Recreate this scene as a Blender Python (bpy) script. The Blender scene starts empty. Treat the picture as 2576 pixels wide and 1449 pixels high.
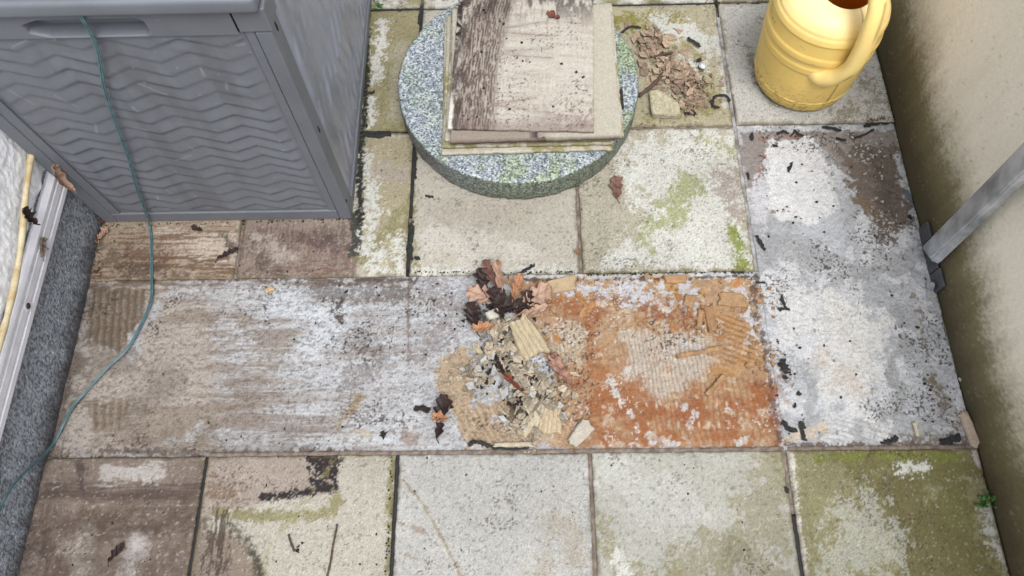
import bpy, bmesh, math, random
import numpy as np
from mathutils import Vector, Matrix, Euler

# ------------------------------------------------------------------ camera, sky, sun, exposure
scene = bpy.context.scene
COL = scene.collection
CAM = np.array([0.6751569, -0.2782976, 1.5399022])
PITCH, YAW, ROLL, FOC = 0.40043933, 0.0425973, -0.0532343, 0.91421096
rotm = Matrix.Rotation(YAW, 3, 'Z') @ Matrix.Rotation(PITCH, 3, 'X') @ Matrix.Rotation(ROLL, 3, 'Z')
camd = bpy.data.cameras.new('camera'); cam = bpy.data.objects.new('camera', camd); COL.objects.link(cam)
cam.matrix_world = Matrix.Translation(Vector(CAM)) @ rotm.to_4x4()
camd.sensor_width = 36; camd.lens = FOC * 2000 / 2576 * 36; camd.clip_start = .02; camd.clip_end = 300
scene.camera = cam

world = bpy.data.worlds.new('World'); scene.world = world; world.use_nodes = True
wn = world.node_tree.nodes; wl = world.node_tree.links
SUN_EL, SUN_AZ = math.radians(66), math.radians(160)       # azimuth clockwise from +y
sky = wn.new('ShaderNodeTexSky'); sky.sky_type = 'NISHITA'; sky.sun_disc = False
sky.sun_elevation = SUN_EL; sky.sun_rotation = SUN_AZ; sky.dust_density = 4; sky.air_density = 1.0; sky.ozone_density = .6
hsv = wn.new('ShaderNodeHueSaturation'); hsv.inputs['Saturation'].default_value = .2
wl.new(sky.outputs[0], hsv.inputs['Color']); wl.new(hsv.outputs[0], wn['Background'].inputs[0])
wn['Background'].inputs[1].default_value = .15
sund = bpy.data.lights.new('sun', 'SUN'); sun = bpy.data.objects.new('sun', sund); COL.objects.link(sun)
sund.energy = 1.2; sund.angle = math.radians(28); sund.color = (1, .985, .97)
sdir = Vector((math.sin(SUN_AZ) * math.cos(SUN_EL), math.cos(SUN_AZ) * math.cos(SUN_EL), math.sin(SUN_EL)))
sun.rotation_euler = (-sdir).to_track_quat('-Z', 'Y').to_euler(); sun.location = (3, 3, 6)
vs = scene.view_settings; vs.view_transform = 'Standard'; vs.look = 'None'; vs.exposure = .80; vs.gamma = 1

# ------------------------------------------------------------------ measuring helpers
RM = np.array(rotm)
def W(px, py, z=0.):
    """ground position (height z) of a spot measured on the photograph (2576 px wide)"""
    d = RM @ np.array([(px - 1288) / (FOC * 2000), -(py - 724.5) / (FOC * 2000), -1.])
    p = CAM + d * (z - CAM[2]) / d[2]
    return float(p[0]), float(p[1])
def PLX(px, py, x0):
    d = RM @ np.array([(px - 1288) / (FOC * 2000), -(py - 724.5) / (FOC * 2000), -1.])
    p = CAM + d * (x0 - CAM[0]) / d[0]
    return Vector(p)
def PLY(px, py, y0):
    d = RM @ np.array([(px - 1288) / (FOC * 2000), -(py - 724.5) / (FOC * 2000), -1.])
    return Vector(CAM + d * (y0 - CAM[1]) / d[1])
PX = .00083
rnd = random.Random(7)

# ------------------------------------------------------------------ numpy noise
def _h(ix, iy, s):
    n = (ix.astype(np.int64) * 374761393 + iy.astype(np.int64) * 668265263 + s * 1442695041) & 0xffffffff
    n = ((n ^ (n >> 13)) * 1274126177) & 0xffffffff
    n = ((n ^ (n >> 16)) * 2246822519) & 0xffffffff
    return ((n ^ (n >> 15)) & 0xffffff) / float(0xffffff)
def vn(x, y, s=0):
    ix = np.floor(x); iy = np.floor(y); fx = x - ix; fy = y - iy
    ux = fx * fx * (3 - 2 * fx); uy = fy * fy * (3 - 2 * fy)
    a = _h(ix, iy, s); b = _h(ix + 1, iy, s); c = _h(ix, iy + 1, s); d = _h(ix + 1, iy + 1, s)
    return (a * (1 - ux) + b * ux) * (1 - uy) + (c * (1 - ux) + d * ux) * uy
def fbm(X, Y, sc, o=4, s=0, sx=1., sy=1., g=.55):
    t = 0; a = 1; n = 0; x = X * sc * sx + 17.3; y = Y * sc * sy + 9.1
    for k in range(o):
        t = t + a * vn(x * math.cos(k) - y * math.sin(k) if sx == sy else x, x * math.sin(k) + y * math.cos(k) if sx == sy else y, s + 31 * k)
        n += a; a *= g; x = x * 2.03; y = y * 2.03
    return t / n
def sm(a, b, x):
    t = np.clip((x - a) / (b - a), 0, 1); return t * t * (3 - 2 * t)
def lin(c):
    c = np.array(c, float) / 255.
    return np.where(c <= .04045, c / 12.92, ((c + .055) / 1.055) ** 2.4)
ALB = .60                                             # photo value -> surface albedo
def lerp(col, c, m):
    return col + (lin(c) * ALB - col) * m[..., None]
def sd_line(X, Y, pts):
    d = np.full(X.shape, 9.)
    if len(pts) == 1: return np.hypot(X - pts[0][0], Y - pts[0][1])
    for (x0, y0), (x1, y1) in zip(pts[:-1], pts[1:]):
        dx, dy = x1 - x0, y1 - y0; L = dx * dx + dy * dy + 1e-12
        t = np.clip(((X - x0) * dx + (Y - y0) * dy) / L, 0, 1)
        d = np.minimum(d, np.hypot(X - x0 - t * dx, Y - y0 - t * dy))
    return d
def sd_poly(X, Y, pts):
    d = sd_line(X, Y, pts + [pts[0]]); ins = np.zeros(X.shape, bool)
    for (x0, y0), (x1, y1) in zip(pts, pts[1:] + [pts[0]]):
        if abs(y1 - y0) < 1e-9: continue
        c = ((Y < y0) != (Y < y1)) & (X < (x1 - x0) * (Y - y0) / (y1 - y0) + x0)
        ins ^= c
    return np.where(ins, -d, d)
def soften(c, seed):
    g = .35 * c[0] + .45 * c[1] + .2 * c[2]; k = .14 if 130 <= seed <= 156 else .10
    return tuple(v + (g - v) * k for v in c)
class Feat:
    """one stain or patch: shape measured on the photo, kept as ground coordinates"""
    def __init__(s, col, pts, r=None, soft=20, k=1.2, e=.12, a=1., ns=60, seed=0, sx=1, sy=1, raw=False):
        s.col = soften(col, seed); s.pts = pts if raw else [W(*p) for p in pts]; s.r = None if r is None else r * PX
        s.soft = soft * PX; s.k = k; s.e = e; s.a = a; s.ns = ns; s.seed = seed; s.sx = sx; s.sy = sy
    hf = .38
    def mask(s, X, Y):
        x0 = min(p[0] for p in s.pts); x1 = max(p[0] for p in s.pts); y0 = min(p[1] for p in s.pts); y1 = max(p[1] for p in s.pts)
        m = (s.r or 0) + s.soft * 1.2
        if X.max() < x0 - m or X.min() > x1 + m or Y.max() < y0 - m or Y.min() > y1 + m: return None
        d = sd_line(X, Y, s.pts) - s.r if s.r is not None else sd_poly(X, Y, s.pts)
        v = np.clip(.5 - d / (2 * s.soft), 0, 1)
        if s.k <= 0: return v * v * (3 - 2 * v) * s.a
        n = (1 - s.hf) * fbm(X, Y, s.ns * 1.2, 5, s.seed + 5, s.sx, s.sy, .62) + s.hf * fbm(X, Y, s.ns * 5.5, 3, s.seed + 6, s.sx, s.sy, .75)
        n = np.clip((n - .5) * 2.7, -1, 1)
        q = v + n * s.k * .5 * np.clip(v * 6, 0, 1)
        return sm(.5 - s.e, .5 + s.e, q) * s.a
def paint(X, Y, col, feats):
    for f in feats:
        m = f.mask(X, Y)
        if m is not None: col = lerp(col, f.col, m)
    return col

# ------------------------------------------------------------------ mesh helpers
def setp(o, label=None, cat=None, group=None, kind=None):
    if label: o['label'] = label
    if cat: o['category'] = cat
    if group: o['group'] = group
    if kind: o['kind'] = kind
    return o
def link(name, me, mat=None, parent=None, smooth=True):
    o = bpy.data.objects.new(name, me); COL.objects.link(o)
    if mat and not len(me.materials): me.materials.append(mat)
    if parent: o.parent = parent
    if smooth: me.polygons.foreach_set('use_smooth', [True] * len(me.polygons))
    return o
def empty(name, loc=(0, 0, 0), rz=0):
    o = bpy.data.objects.new(name, None); COL.objects.link(o); o.location = loc; o.rotation_euler.z = rz
    o.empty_display_size = .05
    return o
def np_mesh(name, V, Q, col=None, extra=None):
    """V (n,3); Q (m,4) quads; extra list of ngons"""
    me = bpy.data.meshes.new(name); extra = extra or []
    nl = Q.size + sum(len(e) for e in extra)
    me.vertices.add(len(V)); me.vertices.foreach_set('co', V.astype(np.float32).ravel())
    me.loops.add(nl); li = np.concatenate([Q.ravel()] + [np.array(e) for e in extra]).astype(np.int32)
    me.loops.foreach_set('vertex_index', li)
    me.polygons.add(len(Q) + len(extra))
    st = list(range(0, Q.size, 4)); p = Q.size
    for e in extra: st.append(p); p += len(e)
    me.polygons.foreach_set('loop_start', np.array(st, np.int32))
    me.update(calc_edges=True); me.validate()
    if col is not None:
        a = me.color_attributes.new('Col', 'FLOAT_COLOR', 'POINT')
        c = np.ones((len(V), 4), np.float32); c[:, :3] = col; a.data.foreach_set('color', c.ravel())
    return me
def gridq(nx, ny, off=0):
    i = np.arange(nx - 1)[None, :] + np.arange(ny - 1)[:, None] * nx
    return (np.stack([i, i + 1, i + 1 + nx, i + nx], -1).reshape(-1, 4) + off)
def slab_mesh(name, P, C, thick_vec, out=0.0):
    """P (ny,nx,3) top grid, closed into a slab along thick_vec"""
    ny, nx, _ = P.shape
    V = P.reshape(-1, 3); Cc = C.reshape(-1, 3)
    idx = np.arange(nx * ny).reshape(ny, nx)
    ring = np.concatenate([idx[0, :], idx[1:, -1], idx[-1, -2::-1], idx[-2:0:-1, 0]])
    low = V[ring] + np.array(thick_vec)
    n = len(V); r2 = n + np.arange(len(ring))
    side = np.stack([ring, r2, np.roll(r2, -1), np.roll(ring, -1)], -1)
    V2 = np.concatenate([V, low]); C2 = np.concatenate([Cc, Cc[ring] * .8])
    Q = np.concatenate([gridq(nx, ny), side])
    return np_mesh(name, V2, Q, C2, [list(r2[::-1])])
def bm_obj(name, bm, mat=None, parent=None, smooth=False):
    me = bpy.data.meshes.new(name); bm.normal_update(); bm.to_mesh(me); bm.free()
    return link(name, me, mat, parent, smooth)
def box_bm(bm, x0, x1, y0, y1, z0, z1, bev=0, seg=2):
    t = bmesh.new()
    bmesh.ops.create_cube(t, size=1, matrix=Matrix.Translation(((x0 + x1) / 2, (y0 + y1) / 2, (z0 + z1) / 2)) @ Matrix.Diagonal((x1 - x0, y1 - y0, z1 - z0, 1)))
    if bev: bmesh.ops.bevel(t, geom=list(t.edges), offset=bev, segments=seg, affect='EDGES', profile=.5)
    me = bpy.data.meshes.new('t'); t.to_mesh(me); t.free(); bm.from_mesh(me); bpy.data.meshes.remove(me)
def tube_bm(bm, pts, rad, seg=10, flat=None):
    """tube with per-point radius; flat=(a,b) scales the ring along side/up"""
    pts = [Vector(p) for p in pts]; n = len(pts); rings = []
    if not hasattr(rad, '__len__'): rad = [rad] * n
    up = Vector((0, 0, 1)); prev = None
    for i, p in enumerate(pts):
        t = (pts[min(i + 1, n - 1)] - pts[max(i - 1, 0)]).normalized()
        if prev is None:
            a = t.cross(up) if abs(t.z) < .95 else t.cross(Vector((1, 0, 0)))
        else: a = prev - t * prev.dot(t)
        a.normalize(); prev = a; b = t.cross(a).normalized()
        fa, fb = flat or (1, 1)
        rings.append([bm.verts.new(p + (a * math.cos(k * 2 * math.pi / seg) * fa + b * math.sin(k * 2 * math.pi / seg) * fb) * rad[i]) for k in range(seg)])
    for r0, r1 in zip(rings[:-1], rings[1:]):
        for k in range(seg): bm.faces.new((r0[k], r0[(k + 1) % seg], r1[(k + 1) % seg], r1[k]))
    bm.faces.new(rings[0][::-1]); bm.faces.new(rings[-1])
def smooth_path(pts, n=8):
    out = []; P = [Vector(p) for p in pts]
    for i in range(len(P) - 1):
        p0 = P[max(i - 1, 0)]; p1 = P[i]; p2 = P[i + 1]; p3 = P[min(i + 2, len(P) - 1)]
        for k in range(n):
            t = k / n
            out.append(.5 * ((2 * p1) + (p2 - p0) * t + (2 * p0 - 5 * p1 + 4 * p2 - p3) * t * t + (3 * p1 - p0 - 3 * p2 + p3) * t ** 3))
    out.append(P[-1]); return out

# ------------------------------------------------------------------ materials
def new_mat(name, rough=.8, spec=.3):
    m = bpy.data.materials.new(name); m.use_nodes = True; b = m.node_tree.nodes['Principled BSDF']
    b.inputs['Roughness'].default_value = rough; b.inputs['Specular IOR Level'].default_value = spec
    return m, m.node_tree.nodes, m.node_tree.links, b
def noise_node(nt, ln, scale, detail=4, rough=.6, vec=None):
    n = nt.new('ShaderNodeTexNoise'); n.inputs['Scale'].default_value = scale; n.inputs['Detail'].default_value = detail; n.inputs['Roughness'].default_value = rough
    if vec is None:
        tc = nt.new('ShaderNodeTexCoord'); vec = tc.outputs['Object']
    ln.new(vec, n.inputs['Vector']); return n
def ramp(nt, ln, src, stops):
    r = nt.new('ShaderNodeValToRGB'); e = r.color_ramp.elements
    while len(e) > 1: e.remove(e[0])
    e[0].position = stops[0][0]; e[0].color = (*stops[0][1], 1)
    for p, c in stops[1:]:
        q = e.new(p); q.color = (*c, 1)
    ln.new(src, r.inputs[0]); return r
def attr_mat(name, rough=.85, g1=(420, .5), g2=(150, .25), bump=.25, bscale=300, spec=.25, bdist=.002):
    """surface whose stains come from the 'Col' attribute, with grain and relief from noise nodes"""
    m, nt, ln, b = new_mat(name, rough, spec)
    at = nt.new('ShaderNodeAttribute'); at.attribute_name = 'Col'
    col = at.outputs['Color']
    for sc, am in (g1, g2):
        n = noise_node(nt, ln, sc, 3, .65)
        r = ramp(nt, ln, n.outputs[0], [(.28, (1 - am,) * 3), (.5, (1, 1, 1)), (.72, (1 + am * .75,) * 3)])
        mx = nt.new('ShaderNodeMix'); mx.data_type = 'RGBA'; mx.blend_type = 'MULTIPLY'; mx.inputs[0].default_value = 1
        ln.new(col, mx.inputs[6]); ln.new(r.outputs[0], mx.inputs[7]); col = mx.outputs[2]
    ln.new(col, b.inputs['Base Color'])
    n = noise_node(nt, ln, bscale, 3, .6); bp = nt.new('ShaderNodeBump'); bp.inputs['Strength'].default_value = bump; bp.inputs['Distance'].default_value = bdist
    ln.new(n.outputs[0], bp.inputs['Height']); ln.new(bp.outputs[0], b.inputs['Normal'])
    return m
def plain_mat(name, c, rough=.6, var=.15, sc=30, bump=.1, bsc=200, metal=0, spec=.4, c2=None, sat=None, trans=0, obj_rand=0., k=1.):
    m, nt, ln, b = new_mat(name, rough, spec)
    n = noise_node(nt, ln, sc, 5, .6)
    a = lin(c) * ALB * k; d = lin(c2) * ALB * k if c2 else a * (1 - var)
    r = ramp(nt, ln, n.outputs[0], [(.35, tuple(d)), (.65, tuple(a * (1 + var * .3)))])
    out = r.outputs[0]
    if obj_rand:
        oi = nt.new('ShaderNodeObjectInfo'); mr = nt.new('ShaderNodeMapRange'); mr.inputs[3].default_value = 1 - obj_rand; mr.inputs[4].default_value = 1 + obj_rand * .6
        ln.new(oi.outputs['Random'], mr.inputs[0])
        mx = nt.new('ShaderNodeMix'); mx.data_type = 'RGBA'; mx.blend_type = 'MULTIPLY'; mx.inputs[0].default_value = 1
        ln.new(out, mx.inputs[6]); ln.new(mr.outputs[0], mx.inputs[7]); out = mx.outputs[2]
    ln.new(out, b.inputs['Base Color']); b.inputs['Metallic'].default_value = metal
    if trans: b.inputs['Subsurface Weight'].default_value = trans; b.inputs['Subsurface Radius'].default_value = (.01, .006, .002)
    if bump:
        n2 = noise_node(nt, ln, bsc, 4, .6); bp = nt.new('ShaderNodeBump'); bp.inputs['Strength'].default_value = bump; bp.inputs['Distance'].default_value = .002
        ln.new(n2.outputs[0], bp.inputs['Height']); ln.new(bp.outputs[0], b.inputs['Normal'])
    return m
M_tile = attr_mat('concrete_tile', .8, (620, .5), (300, .12), .3, 480, bdist=.0015)
M_bed = attr_mat('mortar', .85, (600, .4), (260, .12), .5, 330, bdist=.0018)
M_wall = attr_mat('rendered_wall', .8, (330, .10), (120, .05), .22, 260, bdist=.002)
M_floor = attr_mat('joint_mortar', .9, (300, .4), (90, .3), .5, 200)
M_rubber = plain_mat('black_rubber', (42, 43, 44), .75, .4, 200, .5, 300)
M_chip = plain_mat('tan_chip', (182, 160, 136), .85, .25, 120, .6, 350, obj_rand=.5, c2=(150, 128, 108))
M_flake = plain_mat('mortar_flake', (206, 192, 168), .85, .25, 110, .6, 350, obj_rand=.45, c2=(158, 145, 124))
M_flakegrey = plain_mat('grey_flake', (200, 200, 198), .85, .25, 110, .6, 350, obj_rand=.2)
M_white = plain_mat('white_bit', (235, 238, 245), .6, .1, 150, .3, 300)
M_twig = plain_mat('twig_bark', (100, 78, 70), .8, .35, 150, .5, 300)
M_sliver = plain_mat('mortar_sliver', (185, 150, 110), .85, .3, 90, .4, 250, c2=(150, 110, 72))
M_crust = plain_mat('ochre_crust', (186, 140, 96), .85, .3, 90, .5, 250, c2=(160, 108, 66), obj_rand=.2)
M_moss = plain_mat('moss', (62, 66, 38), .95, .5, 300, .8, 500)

# ------------------------------------------------------------------ the floor: colours of the tiles
BT = (184, 179, 166); WL = (206, 206, 197); OL = (138, 132, 88); GR = (160, 164, 116); BR = (112, 92, 76); DK = (48, 40, 42)
TILE_FEATS = [
 # left tiles in front of the storage box
 Feat((164, 144, 124), [(200, 540), (598, 540), (594, 705), (200, 705)], soft=4, k=0),
 Feat((205, 192, 176), [(420, 590), (600, 600), (600, 660), (480, 650)], soft=60, k=1.6, ns=40, sx=.25, sy=4, a=.7),
 Feat((120, 92, 70), [(240, 690), (420, 660), (600, 690)], r=16, soft=45, k=2.0, ns=35, sx=.2, sy=5, seed=2, a=.9),
 Feat((112, 84, 62), [(300, 610), (420, 600), (560, 580)], r=12, soft=50, k=2.0, ns=35, sx=.2, sy=6, seed=4, a=.75),
 Feat((112, 84, 66), [(320, 640), (400, 650)], r=22, soft=40, k=1.5, ns=50, seed=6, a=.8),
 Feat((58, 48, 44), [(235, 600), (245, 690)], r=8, soft=26, k=1.8, ns=90, seed=3),
 Feat((146, 129, 118), [(600, 540), (890, 540), (905, 640), (890, 700), (594, 705)], soft=18, k=.8),
 Feat((126, 102, 92), [(600, 620), (740, 600), (880, 650)], r=22, soft=50, k=2.2, ns=45, sx=3, sy=.5, seed=7, a=.8),
 Feat((118, 90, 78), [(640, 690), (760, 670), (860, 690)], r=8, soft=35, k=2., ns=60, sx=.4, sy=3, seed=8, a=.8),
 Feat((92, 74, 74), [(780, 600), (870, 620)], r=14, soft=40, k=1.9, ns=60, seed=9, a=.8),
 Feat((70, 68, 62), [(893, 545), (902, 600), (893, 635)], r=17, soft=14, k=1.0, ns=60, seed=10),
 Feat((168, 158, 128), [(905, 345), (1035, 345), (1032, 690), (915, 690)], soft=18, k=.5),
 Feat(OL, [(915, 650), (1020, 520), (1025, 690)], r=14, soft=30, k=1.8, seed=11, a=.8),
 Feat(WL, [(915, 400), (940, 520), (930, 610), (960, 690)], r=20, soft=38, k=2.3, ns=70, seed=12),
 Feat(WL, [(1000, 600), (1010, 680)], r=14, soft=28, k=2.3, ns=70, seed=13),
 Feat((170, 160, 148), [(955, 430), (1010, 440)], r=30, soft=40, k=.9, seed=14, a=.7),
 Feat((44, 44, 38), [(908, 345), (905, 560)], r=10, soft=12, k=1.5, ns=100, seed=15),
 # upper left
 Feat((150, 142, 104), [(915, 20), (1060, 20), (1045, 335), (915, 335)], soft=18, k=.4),
 Feat(OL, [(935, 30), (930, 180)], r=14, soft=30, k=2., ns=70, seed=16),
 Feat(WL, [(965, 60), (955, 130), (945, 200)], r=17, soft=26, k=2., ns=70, seed=17),
 Feat(WL, [(935, 250), (925, 330)], r=12, soft=22, k=2., ns=70, seed=18),
 Feat((172, 165, 142), [(1010, 120), (1000, 290)], r=26, soft=30, k=.8, seed=19, a=.8),
 Feat((40, 40, 32), [(924, 10), (923, 170), (912, 345)], r=9, soft=11, k=1.5, ns=110, seed=20),
 # tiles round the granite disc
 Feat(WL, [(1050, 684), (1250, 680), (1450, 684)], r=8, soft=22, k=2.2, ns=80, seed=21),
 Feat(OL, [(1044, 480), (1040, 600), (1050, 684)], r=3, soft=14, k=2., ns=90, seed=22, a=.8),
 Feat((160, 148, 132), [(1130, 540), (1320, 530)], r=50, soft=60, k=1.2, ns=30, seed=23, a=.35),
 Feat((205, 200, 190), [(1080, 600), (1300, 640)], r=40, soft=50, k=1.8, ns=50, seed=26, a=.6),
 # white flaking tile with algae
 Feat((176, 170, 150), [(1462, 330), (1850, 325), (1900, 685), (1462, 690)], soft=6, k=.3),
 Feat(WL, [(1570, 350), (1850, 325), (1895, 684), (1500, 686), (1640, 560), (1560, 440)], soft=55, k=2.4, ns=38, seed=24),
 Feat(GR, [(1730, 465), (1690, 540), (1640, 600)], r=34, soft=45, k=2.2, ns=50, seed=25, a=.9),
 Feat((138, 148, 70), [(1845, 580), (1870, 680)], r=16, soft=26, k=1.9, ns=60, seed=27),
 Feat(GR, [(1780, 350), (1840, 380)], r=14, soft=32, k=2.2, ns=60, seed=28, a=.8),
 Feat((160, 142, 132), [(1820, 450), (1860, 540)], r=26, soft=40, k=2.2, ns=60, seed=29, a=.75),
 Feat(WL, [(1640, 600), (1760, 590)], r=24, soft=34, k=1.8, ns=50, seed=30),
 Feat((120, 112, 70), [(1470, 688), (1890, 684)], r=2, soft=12, k=2.2, ns=90, seed=31, a=.9),
 # debris tile
 Feat((178, 170, 140), [(1520, 20), (1808, 12), (1848, 316), (1520, 330)], soft=4, k=.2),
 Feat((142, 134, 68), [(1530, 50), (1700, 60), (1640, 110)], r=26, soft=45, k=2., ns=45, seed=32),
 Feat(WL, [(1660, 60), (1790, 110), (1740, 170)], r=34, soft=45, k=2., ns=45, seed=33),
 Feat((142, 134, 70), [(1740, 120), (1800, 270), (1640, 290)], r=16, soft=36, k=2.1, ns=60, seed=34, a=.75),
 Feat((92, 84, 62), [(1850, 20), (1846, 300)], r=2, soft=10, k=1.8, ns=80, seed=208, a=.8),
 Feat(WL, [(1810, 40), (1830, 260)], r=12, soft=24, k=1.8, ns=60, seed=35),
 Feat((104, 88, 66), [(1640, 120), (1690, 190), (1740, 240)], r=30, soft=30, k=2., ns=70, seed=190, a=.8),  # dark dirt underlay; also paints in the shade of gaps between chips
 # tile under the can
 Feat((196, 194, 187), [(1820, 10), (2190, 5), (2250, 300), (1855, 315)], soft=4, k=.2),
 Feat((140, 132, 112), [(2160, 190), (2210, 250), (2110, 290)], r=20, soft=46, k=2., ns=60, seed=36, a=.8),
 Feat((120, 116, 88), [(1880, 120), (1905, 210), (1950, 270)], r=8, soft=26, k=1.7, ns=80, seed=37, a=.7),
 Feat((90, 84, 46), [(2180, 305), (2250, 295)], r=4, soft=14, k=1.8, ns=90, seed=38),
 # bottom row, far left: smeared brown
 Feat((136, 121, 110), [(-80, 1140), (516, 1140), (480, 1700), (-80, 1700)], soft=4, k=0),
 Feat((108, 90, 80), [(130, 1240), (300, 1250), (510, 1235)], r=20, soft=34, k=1.4, ns=30, sx=.15, sy=5, seed=39, e=.3),
 Feat((84, 70, 68), [(195, 1160), (205, 1230)], r=10, soft=24, k=.8, ns=40, seed=40, a=.9),
 Feat((190, 184, 178), [(260, 1195), (390, 1190)], r=18, soft=34, k=1.1, ns=30, sx=.6, sy=2, seed=41, a=.85),
 Feat((100, 82, 68), [(240, 1310), (360, 1330), (480, 1300)], r=26, soft=46, k=1.7, ns=35, seed=42, e=.35, a=.9),
 Feat((92, 76, 66), [(120, 1290), (110, 1449)], r=16, soft=34, k=1.7, ns=35, sx=3, sy=.4, seed=43, e=.35, a=.8),
 Feat((112, 94, 82), [(400, 1449), (470, 1350)], r=18, soft=40, k=1.9, ns=35, sx=2, sy=.6, seed=44, e=.35, a=.8),
 Feat((196, 190, 186), [(320, 1449), (345, 1370)], r=24, soft=30, k=1.2, ns=35, seed=45, e=.35, a=.8),
 Feat((186, 178, 170), [(200, 1449), (205, 1340)], r=16, soft=30, k=1.5, ns=45, seed=46, e=.35, a=.7),
 Feat((120, 100, 84), [(150, 1420), (180, 1500)], r=10, soft=40, k=2., ns=45, seed=47, e=.35, a=.7),
 # smears
 Feat((82, 68, 62), [(120, 1235), (300, 1245), (505, 1225)], r=9, soft=26, k=1.4, ns=24, sx=.2, sy=4, e=.35, seed=201, a=.75),
 Feat((86, 70, 62), [(180, 1320), (330, 1335), (500, 1310)], r=12, soft=34, k=1.8, ns=22, sx=.5, sy=2, e=.3, seed=202, a=.7),
 Feat((80, 66, 60), [(110, 1380), (150, 1449), (260, 1400)], r=9, soft=30, k=1.9, ns=24, e=.3, seed=203, a=.6),
 Feat((86, 72, 62), [(700, 690), (620, 600), (860, 590)], r=12, soft=40, k=2.0, ns=40, sx=2, sy=.6, e=.25, seed=204, a=.6),
 Feat((196, 186, 176), [(640, 600), (720, 640)], r=16, soft=34, k=1.9, ns=40, e=.3, seed=205, a=.6),
 Feat((92, 74, 60), [(250, 620), (320, 680), (440, 690)], r=18, soft=36, k=1.9, ns=40, e=.25, seed=206, a=.7),
 Feat((70, 60, 54), [(560, 590), (600, 640), (595, 700)], r=4, soft=18, k=1.8, ns=60, e=.2, seed=207, a=.7),
 Feat((92, 76, 70), [(100, 1150), (90, 1300), (60, 1449)], r=10, soft=34, k=1.6, ns=30, e=.3, seed=196, a=.8),
 Feat((96, 80, 70), [(130, 1330), (300, 1420), (470, 1440)], r=20, soft=50, k=1.8, ns=22, e=.35, seed=197, a=.6),
 Feat((104, 88, 78), [(520, 1150), (520, 1280)], r=6, soft=26, k=1.8, ns=40, e=.3, seed=198, a=.7),
 # second of the bottom row: dark outline left by a pot
 Feat((166, 152, 140), [(516, 1140), (845, 1140), (848, 1240), (700, 1256), (505, 1300)], soft=14, k=.8),
 Feat((130, 106, 88), [(530, 1215), (560, 1240), (600, 1250)], r=12, soft=36, k=2., ns=50, sx=.4, sy=3, seed=48, a=.8),
 Feat(DK, [(795, 1150), (835, 1160), (815, 1195)], r=26, soft=24, k=2.2, ns=60, e=.06, seed=49),
 Feat(DK, [(844, 1145), (845, 1230)], r=6, soft=9, k=1.1, ns=90, e=.1, seed=50),
 Feat(DK, [(660, 1248), (740, 1245), (830, 1228), (785, 1212)], r=9, soft=12, k=1.2, ns=80, e=.08, seed=51),
 Feat((136, 130, 78), [(540, 1290), (700, 1300), (830, 1290), (850, 1250)], r=12, soft=22, k=1.1, ns=60, seed=52, a=.8),
 Feat((136, 120, 106), [(484, 1340), (590, 1335), (670, 1449), (690, 1600), (470, 1600)], soft=18, k=1.2, ns=40, seed=53, a=.9),
 Feat((78, 64, 54), [(540, 1449), (555, 1340), (560, 1300)], r=16, soft=34, k=2., ns=40, sx=4, sy=.5, seed=54, a=.85),
 Feat((72, 66, 50), [(575, 1318), (618, 1360), (648, 1410), (655, 1449), (650, 1520)], r=9, soft=15, k=1.2, ns=80, e=.3, seed=55, a=.95),
 Feat((150, 140, 92), [(672, 1449), (660, 1400), (850, 1150), (985, 1145), (980, 1449)], r=2, soft=16, k=1.5, ns=60, seed=56, a=.45),
 Feat(OL, [(990, 1150), (984, 1260), (975, 1449)], r=5, soft=20, k=2., ns=70, seed=57, a=.9),
 # third: pale, with a fine brown arc
 Feat((186, 185, 180), [(1004, 1140), (1484, 1135), (1500, 1600), (980, 1600)], soft=4, k=.2),
 Feat((150, 132, 96), [(1012, 1205), (1060, 1262), (1110, 1350), (1160, 1449), (1190, 1560)], r=2.5, soft=7, k=.8, ns=90, seed=58, a=.75),
 Feat((150, 128, 112), [(1005, 1316), (1085, 1345)], r=3, soft=9, k=1.8, ns=90, seed=59, a=.7),
 Feat((156, 134, 112), [(1005, 1392), (1100, 1420)], r=2, soft=7, k=1.5, ns=90, seed=60, a=.6),
 Feat((168, 156, 132), [(1390, 1290), (1450, 1380), (1350, 1449)], r=30, soft=60, k=1.4, ns=30, seed=61, a=.5),
 # fourth
 Feat((178, 177, 166), [(1490, 1135), (1978, 1130), (2050, 1600), (1500, 1600)], soft=4, k=.2),
 Feat((198, 198, 192), [(1560, 1200), (1700, 1280)], r=60, soft=80, k=1., ns=20, seed=62, a=.6),
 Feat((146, 140, 108), [(1940, 1180), (1900, 1330), (1750, 1449), (1900, 1500)], r=50, soft=80, k=1.4, ns=25, seed=63, a=.7),
 Feat((130, 124, 90), [(1850, 1390), (1960, 1449)], r=30, soft=60, k=1.2, ns=30, seed=64, a=.55),
 Feat((140, 132, 84), [(1510, 1320), (1560, 1440), (1700, 1449)], r=12, soft=36, k=2., ns=60, seed=65, a=.6),
 Feat(WL, [(1555, 1400), (1570, 1449)], r=10, soft=28, k=2.2, ns=80, seed=66),
 Feat(OL, [(1940, 1140), (1985, 1250)], r=5, soft=26, k=2., ns=80, seed=67, a=.6),
 # fifth: covered with algae
 Feat((140, 135, 98), [(1990, 1130), (2470, 1130), (2600, 1700), (2060, 1700)], soft=4, k=.2),
 Feat((112, 108, 60), [(2130, 1160), (2420, 1180), (2400, 1300), (2480, 1449)], r=46, soft=80, k=1.1, ns=20, seed=68, a=.85),
 Feat((112, 104, 62), [(2250, 1260), (2420, 1420), (2300, 1400)], r=60, soft=70, k=1., ns=20, seed=69, a=.8),
 Feat((122, 128, 52), [(2060, 1150), (2250, 1145), (2420, 1150)], r=8, soft=26, k=1.2, ns=40, seed=70, a=.85),
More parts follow.
